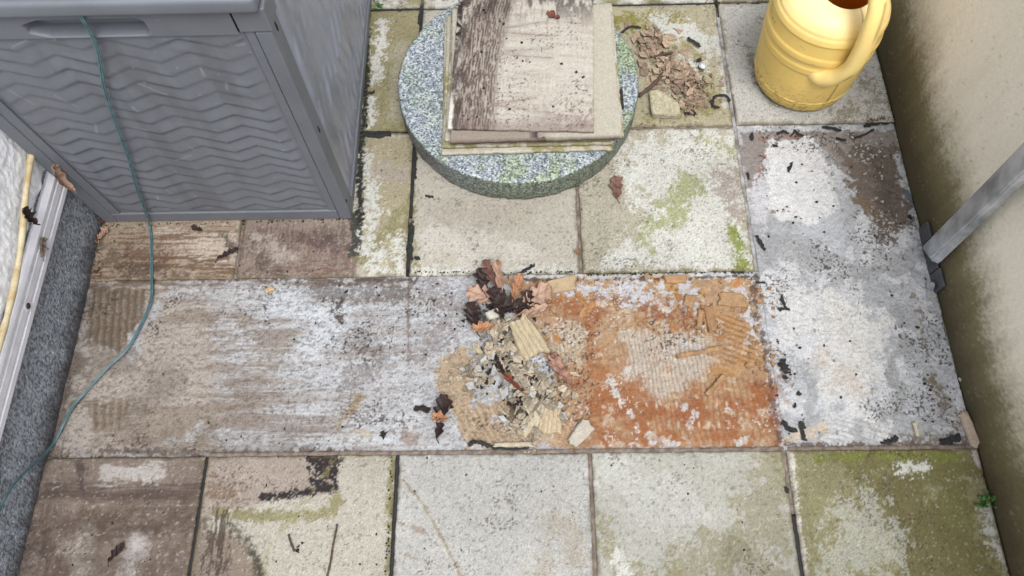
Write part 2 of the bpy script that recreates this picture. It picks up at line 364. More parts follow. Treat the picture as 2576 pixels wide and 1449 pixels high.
 Feat((172, 172, 156), [(2080, 1290), (2190, 1225), (2270, 1330), (2250, 1449), (2080, 1449)], soft=50, k=2.1, ns=40, seed=71, a=.9),
 Feat(WL, [(2270, 1180), (2320, 1175)], r=14, soft=20, k=2.2, ns=80, seed=72),
 Feat((194, 186, 178), [(2442, 1132), (2485, 1132), (2495, 1182), (2458, 1176)], soft=7, k=1., ns=80, seed=73),
 Feat((192, 190, 180), [(2478, 1290), (2500, 1360), (2550, 1449)], r=12, soft=20, k=2.2, ns=70, seed=74),
 Feat((204, 200, 190), [(1992, 1135), (2010, 1300), (2030, 1449)], r=3, soft=8, k=1.6, ns=70, seed=75),
]
def tile_paint(X, Y, tint=(1, 1, 1), far=False, feats=TILE_FEATS):
    col = np.ones(X.shape + (3,)) * lin(BT) * ALB
    if far:
        col = lerp(col, OL, sm(.45, .6, fbm(X, Y, 18, 5, 91)) * .8); col = lerp(col, WL, sm(.54, .58, fbm(X, Y, 22, 5, 95)))
    col = paint(X, Y, col, feats)
    n = fbm(X, Y, 9, 4, 77)[..., None]; col = col * (1 + (n - .5) * .35)
    # aggregate: pale and dark grains
    g = fbm(X, Y, 330, 2, 3); col = col * (1 + (g - .5) * .5)[..., None]
    col = lerp(col, (80, 70, 60), sm(.80, .86, vn(X * 260, Y * 260, 8)) * .45)
    col = lerp(col, (225, 222, 212), sm(.84, .9, vn(X * 300 + 5, Y * 300, 18)) * .3)
    # small dirt specks
    sp = vn(X * 330, Y * 330, 61) * sm(.45, .7, fbm(X, Y, 14, 3, 62)); col = lerp(col, (70, 60, 54), sm(.72, .80, sp) * .7)
    return col * np.array(tint)
def edge_grime(col, X, Y, x0, x1, y0, y1, c=(110, 100, 70), w=.006, a=.6):
    d = np.minimum(np.minimum(X - x0, x1 - X), np.minimum(Y - y0, y1 - Y))
    n = fbm(X, Y, 45, 4, 41)
    return lerp(col, c, sm(1, 0, d / (w * (.3 + 2.2 * n))) * a * sm(.35, .6, n))

P = .404; J = .0042
def tile_mesh(x0, x1, y0, y1, z=0., thick=.012, res=.0028, tint=(1, 1, 1), far=False, grime=(112, 102, 72), ga=.7, tilt=(0, 0)):
    nx = max(3, int((x1 - x0) / res)); ny = max(3, int((y1 - y0) / res))
    u = np.linspace(0, 1, nx); v = np.linspace(0, 1, ny); U, V = np.meshgrid(u, v)
    X = x0 + U * (x1 - x0); Y = y0 + V * (y1 - y0)
    d = np.minimum(np.minimum(X - x0, x1 - X), np.minimum(Y - y0, y1 - Y))
    chip = sm(.62, .7, fbm(X, Y, 40, 3, 55)) * sm(.008, .001, d)
    Z = z - .0012 * sm(.0035, 0, d) - .003 * chip + (X - x0) * tilt[0] + (Y - y0) * tilt[1] + (fbm(X, Y, 200, 2, 4) - .5) * .0006
    # ragged edges
    e = (fbm(X, Y, 120, 3, 14) - .5) * .002 * (d < 1e-6)
    X2 = X + e * np.where(U < .5, 1, -1) * ((U < 1e-6) | (U > 1 - 1e-6)); Y2 = Y + e * np.where(V < .5, 1, -1) * ((V < 1e-6) | (V > 1 - 1e-6))
    C = tile_paint(X, Y, tint, far); C = edge_grime(C, X, Y, x0, x1, y0, y1, grime, .006, ga)
    return slab_mesh('floor_tile', np.stack([X2, Y2, Z], -1), np.clip(C, .002, .9), (0, 0, -thick))
TI = [ # column range, row range, label, z
 ((-.345, 0), (-1, 0), 'brown smeared cut floor tile at the bottom left beside the dark plinth', {}),
 ((0, 1), (-1, 0), 'pale floor tile with a black ragged pot stain and a dark ring stain', {'z': .0005}),
 ((1, 2), (-1, 0), 'clean pale grey floor tile crossed by a thin brown arc line', {'z': -.0005}),
 ((2, 3), (-1, 0), 'grey floor tile turning olive towards its lower right, between the pale and green tiles', {}),
 ((3, 4), (-1, 0), 'olive green algae covered floor tile at the bottom right by the wall', {'z': .001, 'tilt': (.001, 0)}),
 ((-.345, 0), (1, 2), 'brown streaked floor tile before the left half of the storage box', {'z': .001}),
 ((0, 1), (1, 2), 'floor tile half brown and half mossy white at the right corner of the storage box', {}),
 ((1, 2), (1, 2), 'beige floor tile under the front edge of the round granite slab', {}),
 ((2, 3), (1, 2), 'white flaking floor tile with green algae and one red brown oak leaf', {'z': .001}),
 ((0, 1), (2, 3), 'mossy floor tile with white lichen between storage box and granite slab', {}),
 ((1, 2), (2, 3), 'floor tile lying almost hidden beneath the granite slab and tile stack', {}),
 ((2, 3), (2, 3), 'floor tile carrying the heap of tan chips', {}),
 ((3, 4), (2, 3), 'light grey floor tile under the yellow watering can', {'z': .002}),
 ((0, 1), (3, 4), 'mossy floor tile at the top edge beside the storage box', {'far': True}),
 ((1, 2), (3, 4), 'floor tile at the top edge behind the tile stack', {'far': True}),
 ((2, 3), (3, 4), 'mossy floor tile at the top edge behind the chip heap', {'far': True}),
 ((3, 4), (3, 4), 'floor tile at the top edge behind the watering can', {'far': True}),
]
for (c0, c1), (r0, r1), lab, kw in TI:
    x0 = c0 if c0 < 0 else c0 * P + J; x1 = c1 * P - J
    if c1 == 4: x1 = 1.611
    o = link('floor_tile', tile_mesh(x0, x1, r0 * P + J, r1 * P - J, **kw), M_tile)
    setp(o, lab, 'floor tile', 'square concrete floor tiles')

# the bed below everything: visible in the joints
def sheet(name, x0, x1, y0, y1, z, res, colfn, mat):
    nx = int((x1 - x0) / res) + 1; ny = int((y1 - y0) / res) + 1
    X, Y = np.meshgrid(np.linspace(x0, x1, nx), np.linspace(y0, y1, ny))
    C = colfn(X, Y); Z = np.full(X.shape, z) + (fbm(X, Y, 60, 3, 3) - .5) * .002
    return link(name, np_mesh(name, np.stack([X, Y, Z], -1).reshape(-1, 3), gridq(nx, ny), C.reshape(-1, 3)), mat)
def joint_col(X, Y):
    c = np.ones(X.shape + (3,)) * lin((120, 108, 98)) * ALB
    n = fbm(X, Y, 22, 4, 10); c = lerp(c, (52, 48, 42), sm(.48, .6, n)); c = lerp(c, (150, 138, 126), sm(.55, .62, fbm(X, Y, 30, 4, 20)))
    return c
setp(sheet('floor', -.5, 1.75, -.55, 1.75, -.0115, .012, joint_col, M_floor), kind='structure')
def pave_col(X, Y):
    c = np.ones(X.shape + (3,)) * lin((160, 155, 138)) * ALB; c = lerp(c, OL, sm(.45, .65, fbm(X, Y, 8, 4, 5)) * .7)
    jx = np.abs(((X / P + .5) % 1) - .5) * P; jy = np.abs(((Y / P + .5) % 1) - .5) * P
    return lerp(c, (60, 55, 48), (np.minimum(jx, jy) < .004) * 1.)
bigs = sheet('ground', -8, 8, -8, 10, -.06, .25, lambda X, Y: np.ones(X.shape + (3,)) * lin((150, 148, 140)) * ALB, M_floor)
setp(bigs, kind='structure')
for (a, b) in ((-2.5, -.408), (1.62, 3.5)):
    setp(sheet('pavement', -.345, 1.611, a, b, -.001, .01, pave_col, M_tile), kind='structure')

# ------------------------------------------------------------------ bare mortar bed
FB = [
 # brownish and pale drag marks on the left
 Feat((176, 166, 156), [(228, 705), (520, 700), (540, 1140), (130, 1140)], soft=60, k=.6, ns=20),
 Feat((142, 126, 110), [(380, 760), (560, 800), (700, 860), (620, 1000), (480, 1060), (300, 1110)], r=40, soft=70, k=2.2, ns=14, sx=.35, sy=5, seed=101, a=.7, e=.35),
 Feat((134, 118, 106), [(560, 900), (640, 1050), (800, 1110)], r=34, soft=60, k=2.2, ns=14, sx=.35, sy=5, seed=102, a=.6, e=.35),
 Feat((120, 104, 92), [(380, 705), (230, 715), (600, 712), (1000, 705)], r=5, soft=20, k=2., ns=50, sx=.5, sy=2, seed=103, a=.85),
 Feat((202, 207, 212), [(440, 720), (620, 740)], r=20, soft=40, k=1.9, ns=30, sx=.2, sy=4, seed=104, a=.5, e=.25),
 Feat((208, 214, 220), [(700, 760), (820, 800), (780, 860)], r=46, soft=50, k=1.3, ns=30, sx=.4, sy=2, seed=105, a=.8, e=.4),
 Feat((210, 214, 220), [(560, 800), (620, 850)], r=10, soft=26, k=2., ns=40, sx=.2, sy=6, seed=106, a=.5, e=.25),
 Feat((205, 208, 212), [(620, 905), (720, 900), (860, 920)], r=12, soft=34, k=2., ns=34, sx=.2, sy=6, seed=107, a=.5, e=.25),
 Feat((208, 212, 216), [(560, 1105), (800, 1100), (980, 1090)], r=10, soft=36, k=2.2, ns=34, sx=.2, sy=6, seed=108, a=.5, e=.25),
 Feat((206, 212, 216), [(430, 1115), (500, 1080), (590, 1110)], r=8, soft=22, k=2., ns=50, seed=109, a=.5, e=.25),
 Feat((186, 190, 194), [(330, 890), (340, 830), (380, 780)], r=22, soft=26, k=1., ns=40, seed=110, a=.7),
 Feat((184, 190, 194), [(230, 860), (290, 870)], r=7, soft=18, k=2., ns=60, seed=111),
 Feat((120, 102, 84), [(228, 720), (365, 725), (350, 790), (300, 880), (215, 860)], soft=20, k=1.1, ns=50, seed=112, a=.8),
 Feat((132, 116, 98), [(215, 1010), (330, 1000), (300, 1070), (230, 1080)], soft=20, k=1.2, ns=50, seed=113, a=.6),
 Feat((120, 104, 94), [(200, 760), (150, 1000), (125, 1140)], r=14, soft=20, k=1.4, ns=50, sx=2, sy=.4, seed=114, a=.8),
 Feat((98, 84, 80), [(225, 1130), (500, 1140), (880, 1135)], r=4, soft=14, k=1.8, ns=70, seed=115, a=.85),
 Feat((104, 90, 82), [(228, 712), (190, 860), (140, 1100)], r=22, soft=46, k=1.8, ns=30, e=.3, seed=193, a=.75),
 Feat((116, 104, 94), [(250, 900), (400, 960), (300, 1110), (700, 1120)], r=36, soft=50, k=1.8, ns=24, e=.35, seed=194, a=.5),
 Feat((84, 70, 66), [(230, 704), (700, 702), (1030, 700)], r=2, soft=10, k=1.6, ns=60, e=.2, seed=195, a=.8),
 # dark flecks
 Feat((78, 62, 58), [(800, 730), (1000, 740)], r=24, soft=34, k=2.3, ns=95, e=.12, seed=116, a=0.6),
 Feat((62, 48, 48), [(845, 760), (850, 800)], r=12, soft=18, k=2.2, ns=110, e=.12, seed=117, a=0.9),
 Feat((96, 80, 72), [(900, 860), (960, 900), (880, 960)], r=20, soft=36, k=2.4, ns=100, e=.12, seed=118, a=0.5),
 Feat((110, 92, 86), [(1080, 720), (1140, 780), (1060, 900)], r=24, soft=36, k=2.4, ns=110, e=.12, seed=119, a=0.5),
 Feat((118, 98, 94), [(1029, 700), (1026, 800), (1027, 900)], r=5, soft=12, k=1., ns=60, seed=120, a=.75),
 Feat((150, 120, 100), [(1020, 1080), (1040, 1125)], r=14, soft=30, k=1.6, ns=60, seed=121, a=.6),
 Feat((166, 148, 122), [(880, 1020), (850, 1060), (905, 1000)], r=12, soft=18, k=1.6, ns=60, seed=122),
 Feat((186, 178, 160), [(880, 1080), (930, 1095)], r=7, soft=10, k=1.4, ns=60, seed=123),
 # tan residue and rust
 Feat((186, 162, 132), [(1100, 905), (1160, 865), (1200, 890), (1190, 1010), (1300, 1000), (1480, 980), (1480, 1122), (1180, 1122), (1140, 1050), (1095, 990)], soft=20, k=1.3, ns=40, e=.05, seed=130),
 Feat((184, 147, 110), [(1280, 700), (1905, 695), (1920, 850), (1960, 1120), (1400, 1122), (1380, 900), (1290, 780)], soft=22, k=1.1, ns=40, e=.05, seed=131),
 Feat((166, 104, 62), [(1370, 745), (1480, 800), (1460, 850)], r=30, soft=40, k=1.5, ns=35, seed=132, e=.34),
 Feat((194, 176, 150), [(1360, 830), (1460, 810), (1490, 860), (1460, 930), (1380, 900)], soft=26, k=1.3, ns=40, seed=133),
 Feat((196, 183, 166), [(1550, 845), (1700, 820), (1790, 860), (1790, 930), (1700, 990), (1640, 1000), (1580, 950)], soft=36, k=1.6, ns=35, seed=134),
 Feat((164, 98, 55), [(1500, 1000), (1640, 1040), (1800, 1050), (1930, 1000)], r=36, soft=50, k=1.5, ns=26, seed=135, e=.34, a=.95),
 Feat((168, 102, 57), [(1495, 1100), (1700, 1105), (1940, 1095)], r=22, soft=40, k=1.5, ns=26, seed=136, e=.34, a=.9),
 Feat((170, 104, 56), [(1500, 880), (1520, 960), (1600, 985)], r=26, soft=34, k=1.6, ns=34, seed=137, e=.34, a=.8),
 Feat((146, 74, 38), [(1460, 800), (1560, 750), (1630, 745)], r=12, soft=26, k=1.4, ns=40, seed=138, e=.34, a=.9),
 Feat((156, 96, 58), [(1640, 790), (1760, 800), (1700, 740)], r=18, soft=30, k=2., ns=60, seed=139, e=.34, a=.85),
 Feat((190, 136, 72), [(1790, 780), (1870, 830), (1900, 900), (1800, 930)], r=14, soft=34, k=1.2, ns=40, seed=140, e=.34, a=.8),
 Feat((196, 150, 92), [(1650, 705), (1780, 740)], r=12, soft=26, k=1.6, ns=50, seed=141, a=.8),
 Feat((204, 206, 212), [(1490, 720), (1560, 715), (1650, 720), (1580, 760)], r=9, soft=26, k=2.3, ns=55, e=.07, a=.85, seed=142),
 Feat((196, 198, 204), [(1400, 730), (1500, 735), (1640, 745), (1750, 760), (1720, 715)], r=12, soft=34, k=2.2, ns=60, e=.05, seed=199, a=.85),
 Feat((150, 96, 64), [(1500, 745), (1640, 775), (1760, 790)], r=4, soft=26, k=2.2, ns=60, e=.08, seed=189, a=.8),
 Feat((204, 205, 210), [(1840, 712), (1890, 760), (1895, 850)], r=14, soft=22, k=1.9, ns=55, e=.07, a=.85, seed=143),
 Feat((208, 206, 206), [(1680, 770), (1710, 860)], r=5, soft=17, k=2.3, ns=60, e=.07, a=.85, seed=144),
 Feat((206, 206, 206), [(1720, 855), (1770, 880)], r=5, soft=14, k=2., ns=60, e=.07, a=.85, seed=145),
 Feat((204, 200, 192), [(1540, 960), (1560, 1010)], r=10, soft=14, k=2., ns=60, e=.05, seed=146),
 Feat((208, 204, 200), [(1590, 1040), (1605, 1075)], r=4, soft=14, k=2., ns=60, e=.07, a=.85, seed=147),
 Feat((206, 206, 206), [(1640, 1100), (1700, 1115)], r=8, soft=14, k=2., ns=60, e=.07, a=.85, seed=148),
 Feat((206, 206, 206), [(1860, 1110), (1880, 1112)], r=8, soft=12, k=2., ns=60, e=.07, a=.85, seed=149),
 Feat((206, 206, 206), [(1720, 1020), (1750, 1045), (1730, 1085)], r=3, soft=12, k=2.2, ns=60, e=.07, a=.85, seed=150),
 Feat((205, 206, 210), [(1330, 905), (1360, 900)], r=5, soft=12, k=2., ns=60, e=.07, a=.85, seed=151),
 Feat((200, 204, 208), [(1235, 960), (1260, 970), (1390, 1080), (1250, 1060)], r=8, soft=18, k=2.3, ns=60, e=.07, a=.85, seed=152),
 Feat((88, 66, 56), [(1300, 702), (1500, 700), (1900, 693)], r=3, soft=9, k=1.4, ns=70, seed=153, a=.9),
 Feat((92, 70, 62), [(1905, 700), (1900, 780), (1925, 860), (1938, 960), (1965, 1122)], r=6, soft=17, k=1.7, ns=70, seed=154, a=.85),
 Feat((142, 78, 44), [(1940, 980), (1962, 1120)], r=6, soft=20, k=1.2, ns=50, seed=155, e=.34, a=.8),
 Feat((84, 70, 58), [(1250, 830), (1290, 920), (1340, 1000), (1310, 1040)], r=34, soft=30, k=2., ns=60, seed=191, a=.85),  # dark underpaint: shade in the gaps between the heaped flakes
 Feat((70, 56, 50), [(1200, 790), (1260, 770), (1300, 780)], r=18, soft=24, k=2., ns=80, seed=192, a=.9),  # same dark gap underpaint below the leaf heap
 # right column
 Feat((152, 143, 138), [(1865, 330), (2250, 325), (2290, 430), (2200, 470), (2110, 420), (2060, 345), (1940, 350), (1920, 470), (1880, 470)], soft=14, k=1., ns=40, seed=160),
 Feat((224, 224, 225), [(1930, 350), (2050, 340), (2085, 420), (2105, 520), (2040, 560), (1960, 540), (1900, 480), (1925, 440)], soft=20, k=1.2, ns=40, e=.14, seed=161),
 Feat((206, 205, 210), [(1890, 470), (1930, 400), (1930, 560), (1900, 560)], soft=16, k=1.2, ns=40, e=.14, seed=162),
 Feat((124, 110, 98), [(2120, 380), (2250, 360), (2285, 480), (2300, 560), (2255, 600), (2200, 540), (2150, 480)], soft=28, k=1.9, ns=55, e=.08, seed=163),
 Feat((132, 112, 90), [(2150, 500), (2200, 530), (2240, 590)], r=8, soft=16, k=1.4, ns=55, seed=164),
 Feat((98, 86, 78), [(2150, 350), (2220, 420), (2240, 540), (2215, 590)], r=18, soft=34, k=2.4, ns=110, e=.08, seed=165, a=.85),
 Feat((196, 197, 200), [(2260, 390), (2280, 450)], r=9, soft=12, k=1., ns=50, seed=166),
 Feat((112, 120, 130), [(2285, 480), (2300, 510)], r=9, soft=6, k=.9, ns=60, seed=167),
 Feat((160, 108, 78), [(1925, 390), (1912, 440), (1905, 470)], r=4, soft=10, k=1.6, ns=60, seed=168, a=.85),
 Feat((160, 112, 84), [(1905, 345), (2040, 335)], r=5, soft=13, k=1.6, ns=60, seed=169, a=.7),
 Feat((156, 112, 88), [(1915, 532), (1990, 528)], r=3, soft=8, k=1.6, ns=60, seed=170, a=.85),
 Feat((164, 166, 168), [(1900, 600), (2000, 640), (2150, 690), (2280, 660)], r=36, soft=50, k=1.4, ns=22, seed=171, a=.75),
 Feat((214, 214, 214), [(1940, 720), (2060, 730), (2150, 800), (2060, 870), (1970, 830)], soft=36, k=1.8, ns=26, e=.14, seed=172),
 Feat((214, 213, 210), [(2100, 740), (2230, 800), (2200, 1000), (2080, 1020), (2060, 860)], soft=40, k=1.5, ns=26, e=.14, seed=173),
 Feat((204, 192, 178), [(2080, 920), (2150, 960)], r=26, soft=50, k=1.4, ns=40, seed=174, a=.55),
 Feat((162, 165, 165), [(2260, 780), (2290, 860), (2250, 900), (2270, 1000)], r=16, soft=24, k=1.3, ns=26, e=.14, seed=175, a=.85),
 Feat((164, 168, 170), [(1990, 900), (2040, 960), (2040, 1080)], r=14, soft=22, k=1.5, ns=30, e=.14, seed=176, a=.8),
 Feat((222, 222, 222), [(2140, 1030), (2220, 1060), (2230, 1090)], r=16, soft=22, k=1.6, ns=40, e=.14, seed=177),
 Feat((206, 190, 170), [(1990, 1100), (2060, 1080)], r=14, soft=20, k=1.3, ns=40, e=.08, seed=178),
 Feat((128, 116, 102), [(2350, 960), (2390, 1040), (2420, 1100), (2330, 1112), (2250, 1115)], r=8, soft=26, k=2.2, ns=80, e=.06, seed=179, a=.9),
 Feat((110, 96, 88), [(1970, 1118), (2200, 1118), (2440, 1115)], r=3, soft=10, k=1.9, ns=70, seed=180, a=.9),
 Feat((124, 104, 80), [(1950, 880), (1985, 960)], r=8, soft=24, k=2.2, ns=90, e=.06, seed=181, a=.8),
 Feat((132, 114, 96), [(2320, 800), (2300, 730), (2350, 950), (2400, 1010)], r=3, soft=12, k=2.2, ns=90, seed=182, a=.8),
]
for f in FB:
    if not (116 <= f.seed <= 119 or f.seed in (165, 179, 181)): f.hf = .12
def ridge(X, Y, pts, soft, period, ang, amp, seed=0, wob=.004):
    p = [W(*q) for q in pts]; d = sd_poly(X, Y, p); m = sm(soft * PX, -soft * PX, d)
    a = math.radians(ang); u = X * math.cos(a) + Y * math.sin(a) + (fbm(X, Y, 14, 3, seed) - .5) * wob * 4
    s = .5 + .5 * np.cos(u / period * 2 * math.pi)
    s = s ** (.38 if period < .0135 else 1.2)
    return m, s * amp * m
RIDGES = [
 ([(228, 722), (368, 722), (350, 800), (300, 890), (215, 860)], 14, .0165, 8, .0035, (104, 88, 72)),
 ([(215, 1010), (340, 1000), (300, 1075), (225, 1080)], 14, .0165, 12, .0025, (120, 104, 88)),
 ([(1555, 815), (1800, 830), (1810, 960), (1700, 1010), (1640, 1020), (1565, 960)], 10, .0092, 4, .0022, (150, 118, 92)),
 ([(1370, 800), (1490, 790), (1500, 870), (1470, 940), (1380, 900)], 10, .0100, 8, .0022, (160, 126, 92)),
 ([(1140, 1020), (1300, 1010), (1300, 1118), (1160, 1118)], 10, .0125, 28, .0025, (150, 124, 92)),
 ([(1800, 790), (1880, 800), (1920, 900), (1820, 930)], 10, .0120, 62, .0035, (140, 90, 46)),
 ([(1720, 960), (1900, 940), (1930, 1010), (1720, 1010)], 10, .0120, 4, .0020, (160, 96, 50)),
 ([(1640, 1010), (1900, 1000), (1930, 1110), (1640, 1110)], 14, .0125, 4, .0018, (160, 92, 46)),
 ([(840, 1000), (920, 985), (905, 1040), (850, 1060)], 8, .0085, 80, .0018, (130, 112, 92)),
 ([(2080, 1060), (2250, 1050), (2260, 1110), (2080, 1112)], 10, .0110, 75, .0022, (180, 178, 172)),
]
def bed(x0, x1, y0, y1, res=.0021, z=-.0085):
    nx = int((x1 - x0) / res); ny = int((y1 - y0) / res)
    X, Y = np.meshgrid(np.linspace(x0, x1, nx), np.linspace(y0, y1, ny))
    col = np.ones(X.shape + (3,)) * lin((190, 193, 197)) * ALB
    st = fbm(X, Y, 22, 5, 200, .22, 4.5, .62)                              # drag streaks
    left = sm(1.0, .2, X); col = lerp(col, (166, 158, 152), sm(.30, -.25, X) * .8); col = lerp(col, (162, 152, 142), sm(.38, .70, st) * .55 * left)
    col = lerp(col, (134, 118, 106), sm(.45, .65, fbm(X, Y, 9, 6, 201, .7, 2, .7)) * .35 * left)
    col = lerp(col, (168, 170, 172), sm(.47, .55, fbm(X, Y, 14, 5, 202)) * .6 * (1 - left))
    col = lerp(col, (216, 217, 219), sm(.53, .57, fbm(X, Y, 20, 5, 203)) * .7 * (1 - left))
    col = lerp(col, (206, 211, 216), sm(.60, .68, fbm(X, Y, 30, 5, 204, .3, 3.5)) * .45 * left)
    col = paint(X, Y, col, FB)
    H = (fbm(X, Y, 26, 5, 210, g=.6) - .5) * .0045
    for pts, soft, per, ang, amp, c in RIDGES:
        m, r = ridge(X, Y, pts, soft, per, ang, amp, int(per * 1e5))
        H = H + r; col = lerp(col, c, np.clip(m - r / amp * 1.35, 0, 1) * .8)
    # thin crusts: patches that stand proud with a crisp edge
    rust = sm(W(1350, 800)[0] - .02, W(1350, 800)[0] + .1, X) * sm(1.24, 1.18, X)
    cr = fbm(X, Y, 17, 5, 220, g=.6); q = sm(.53, .535, cr); H += q * .0016
    col = lerp(col, (222, 222, 222), sm(.527, .531, cr) * (1 - sm(.537, .543, cr)) * .12)
    bl = fbm(X, Y, 34, 5, 230, g=.65)                                      # blotchy rust
    col = lerp(col, (158, 102, 66), sm(.52, .70, bl) * .5 * rust * sm(W(1500, 1000)[1] + .17, W(1500, 1000)[1] - .01, Y))
    col = lerp(col, (208, 194, 170), sm(.60, .70, fbm(X, Y, 60, 5, 231, g=.65)) * .6 * rust)
    dots = sm(.2, .0, np.abs(((X / .0215) % 1) - .5)) * sm(.3, .0, np.abs(((Y / .042 + .2) % 1) - .5)) * sm(.4, .5, fbm(X, Y, 60, 3, 240))
    zone = sm(.02, -.02, sd_poly(X, Y, [W(*p) for p in [(1600, 1000), (1900, 990), (1940, 1110), (1600, 1110)]]))
    col = lerp(col, (212, 202, 182), dots * zone * .95)
    # cracks
    v = np.abs(fbm(X, Y, 24, 4, 250) - .5); ck = sm(.006, .0015, v) * sm(.5, .6, fbm(X, Y, 8, 3, 251)); col = lerp(col, (92, 76, 64), ck * .6); H -= ck * .0012
    pit = fbm(X, Y, 170, 4, 280, .7, 1.3, .75); col = lerp(col, (104, 90, 80), sm(.53, .66, pit) * (.25 + .35 * left)); H -= sm(.53, .66, pit) * .0008
    g = fbm(X, Y, 330, 2, 33); col = col * (1 + (g - .5) * .42)[..., None]
    sp = vn(X * 280, Y * 280, 260) * sm(.42, .7, fbm(X, Y, 11, 4, 261)); col = lerp(col, (60, 50, 46), sm(.66, .72, sp) * .8)
    sp = vn(X * 260, Y * 260, 262) * sm(.42, .7, fbm(X, Y, 15, 4, 263)); col = lerp(col, (226, 226, 224), sm(.70, .78, sp) * .6 * (1 - .85 * left))
    H += (fbm(X, Y, 150, 3, 270, g=.7) - .5) * .0022
    Z = z + H
    return np.stack([X, Y, Z], -1), np.clip(col, .002, .9)
p_, c_ = bed(-.348, 3 * P + .006, -.0 - J, P + J, z=-.0075)
o = link('mortar_bed', slab_mesh('mortar_bed', p_, c_, (0, 0, -.01)), M_bed); setp(o, kind='structure')
p_, c_ = bed(3 * P + .0065, 1.612, -J, 2 * P + J, z=-.0072)
o = link('mortar_bed', slab_mesh('mortar_bed', p_, c_, (0, 0, -.01)), M_bed); setp(o, kind='structure')

# ------------------------------------------------------------------ right wall
def build_wall():
    y0, y1, z0, z1, res = -1.0, 2.2, -.12, .66, .0045
    nx = int((y1 - y0) / res); ny = int((z1 - z0) / res)
    Y, Z = np.meshgrid(np.linspace(y0, y1, nx), np.linspace(z0, z1, ny))
    c = np.ones(Y.shape + (3,)) * lin((228, 221, 206)) * ALB * 1.68
    drip = (fbm(Y, Z, 1, 3, 309, 22, 1.2) - .5) * .05
    c = lerp(c, (176, 166, 138), sm(.52, .7, fbm(Y, Z, 7, 5, 310, 1.6, .6)) * sm(.5, .2, Z) * .12)
    top = np.interp(Y, [-.4, 0, .2, .45, .7, 1.1, 1.4], [.16, .14, .135, .17, .16, .185, .21])
    hgt = Z - (fbm(Y, Z, 5, 4, 300) - .5) * .03 - drip
    fine = (fbm(Y, Z, 170, 4, 301, g=.75) - .5) * .075
    c = lerp(c, (158, 148, 108), sm(top + .09, top - .06, hgt + fine) * .85)
    c = lerp(c, (118, 106, 60), sm(top + .01, top - .06, hgt + fine) * .65)
    c = lerp(c, (88, 79, 60), sm(top - .03, top - .15, hgt + fine * .7) * .85)
    c = lerp(c, (206, 194, 164), sm(.90, .95, vn(Y * 230, Z * 230, 303)) * .3)
    c = lerp(c, (90, 74, 56), sm(.95, .98, vn(Y * 200, Z * 200, 304)) * .4)
    c = c * (1 + (fbm(Y, Z, 3, 4, 305) - .5) * .14)[..., None]
    X = 1.616 + (fbm(Y, Z, 90, 3, 306) - .5) * .0012
    w = link('wall', slab_mesh('wall', np.stack([X, Y, Z], -1)[:, ::-1], c[:, ::-1], (.14, 0, 0)), M_wall)
    setp(w, 'beige rendered balcony wall stained olive and black along its foot on the right', 'wall')
build_wall()

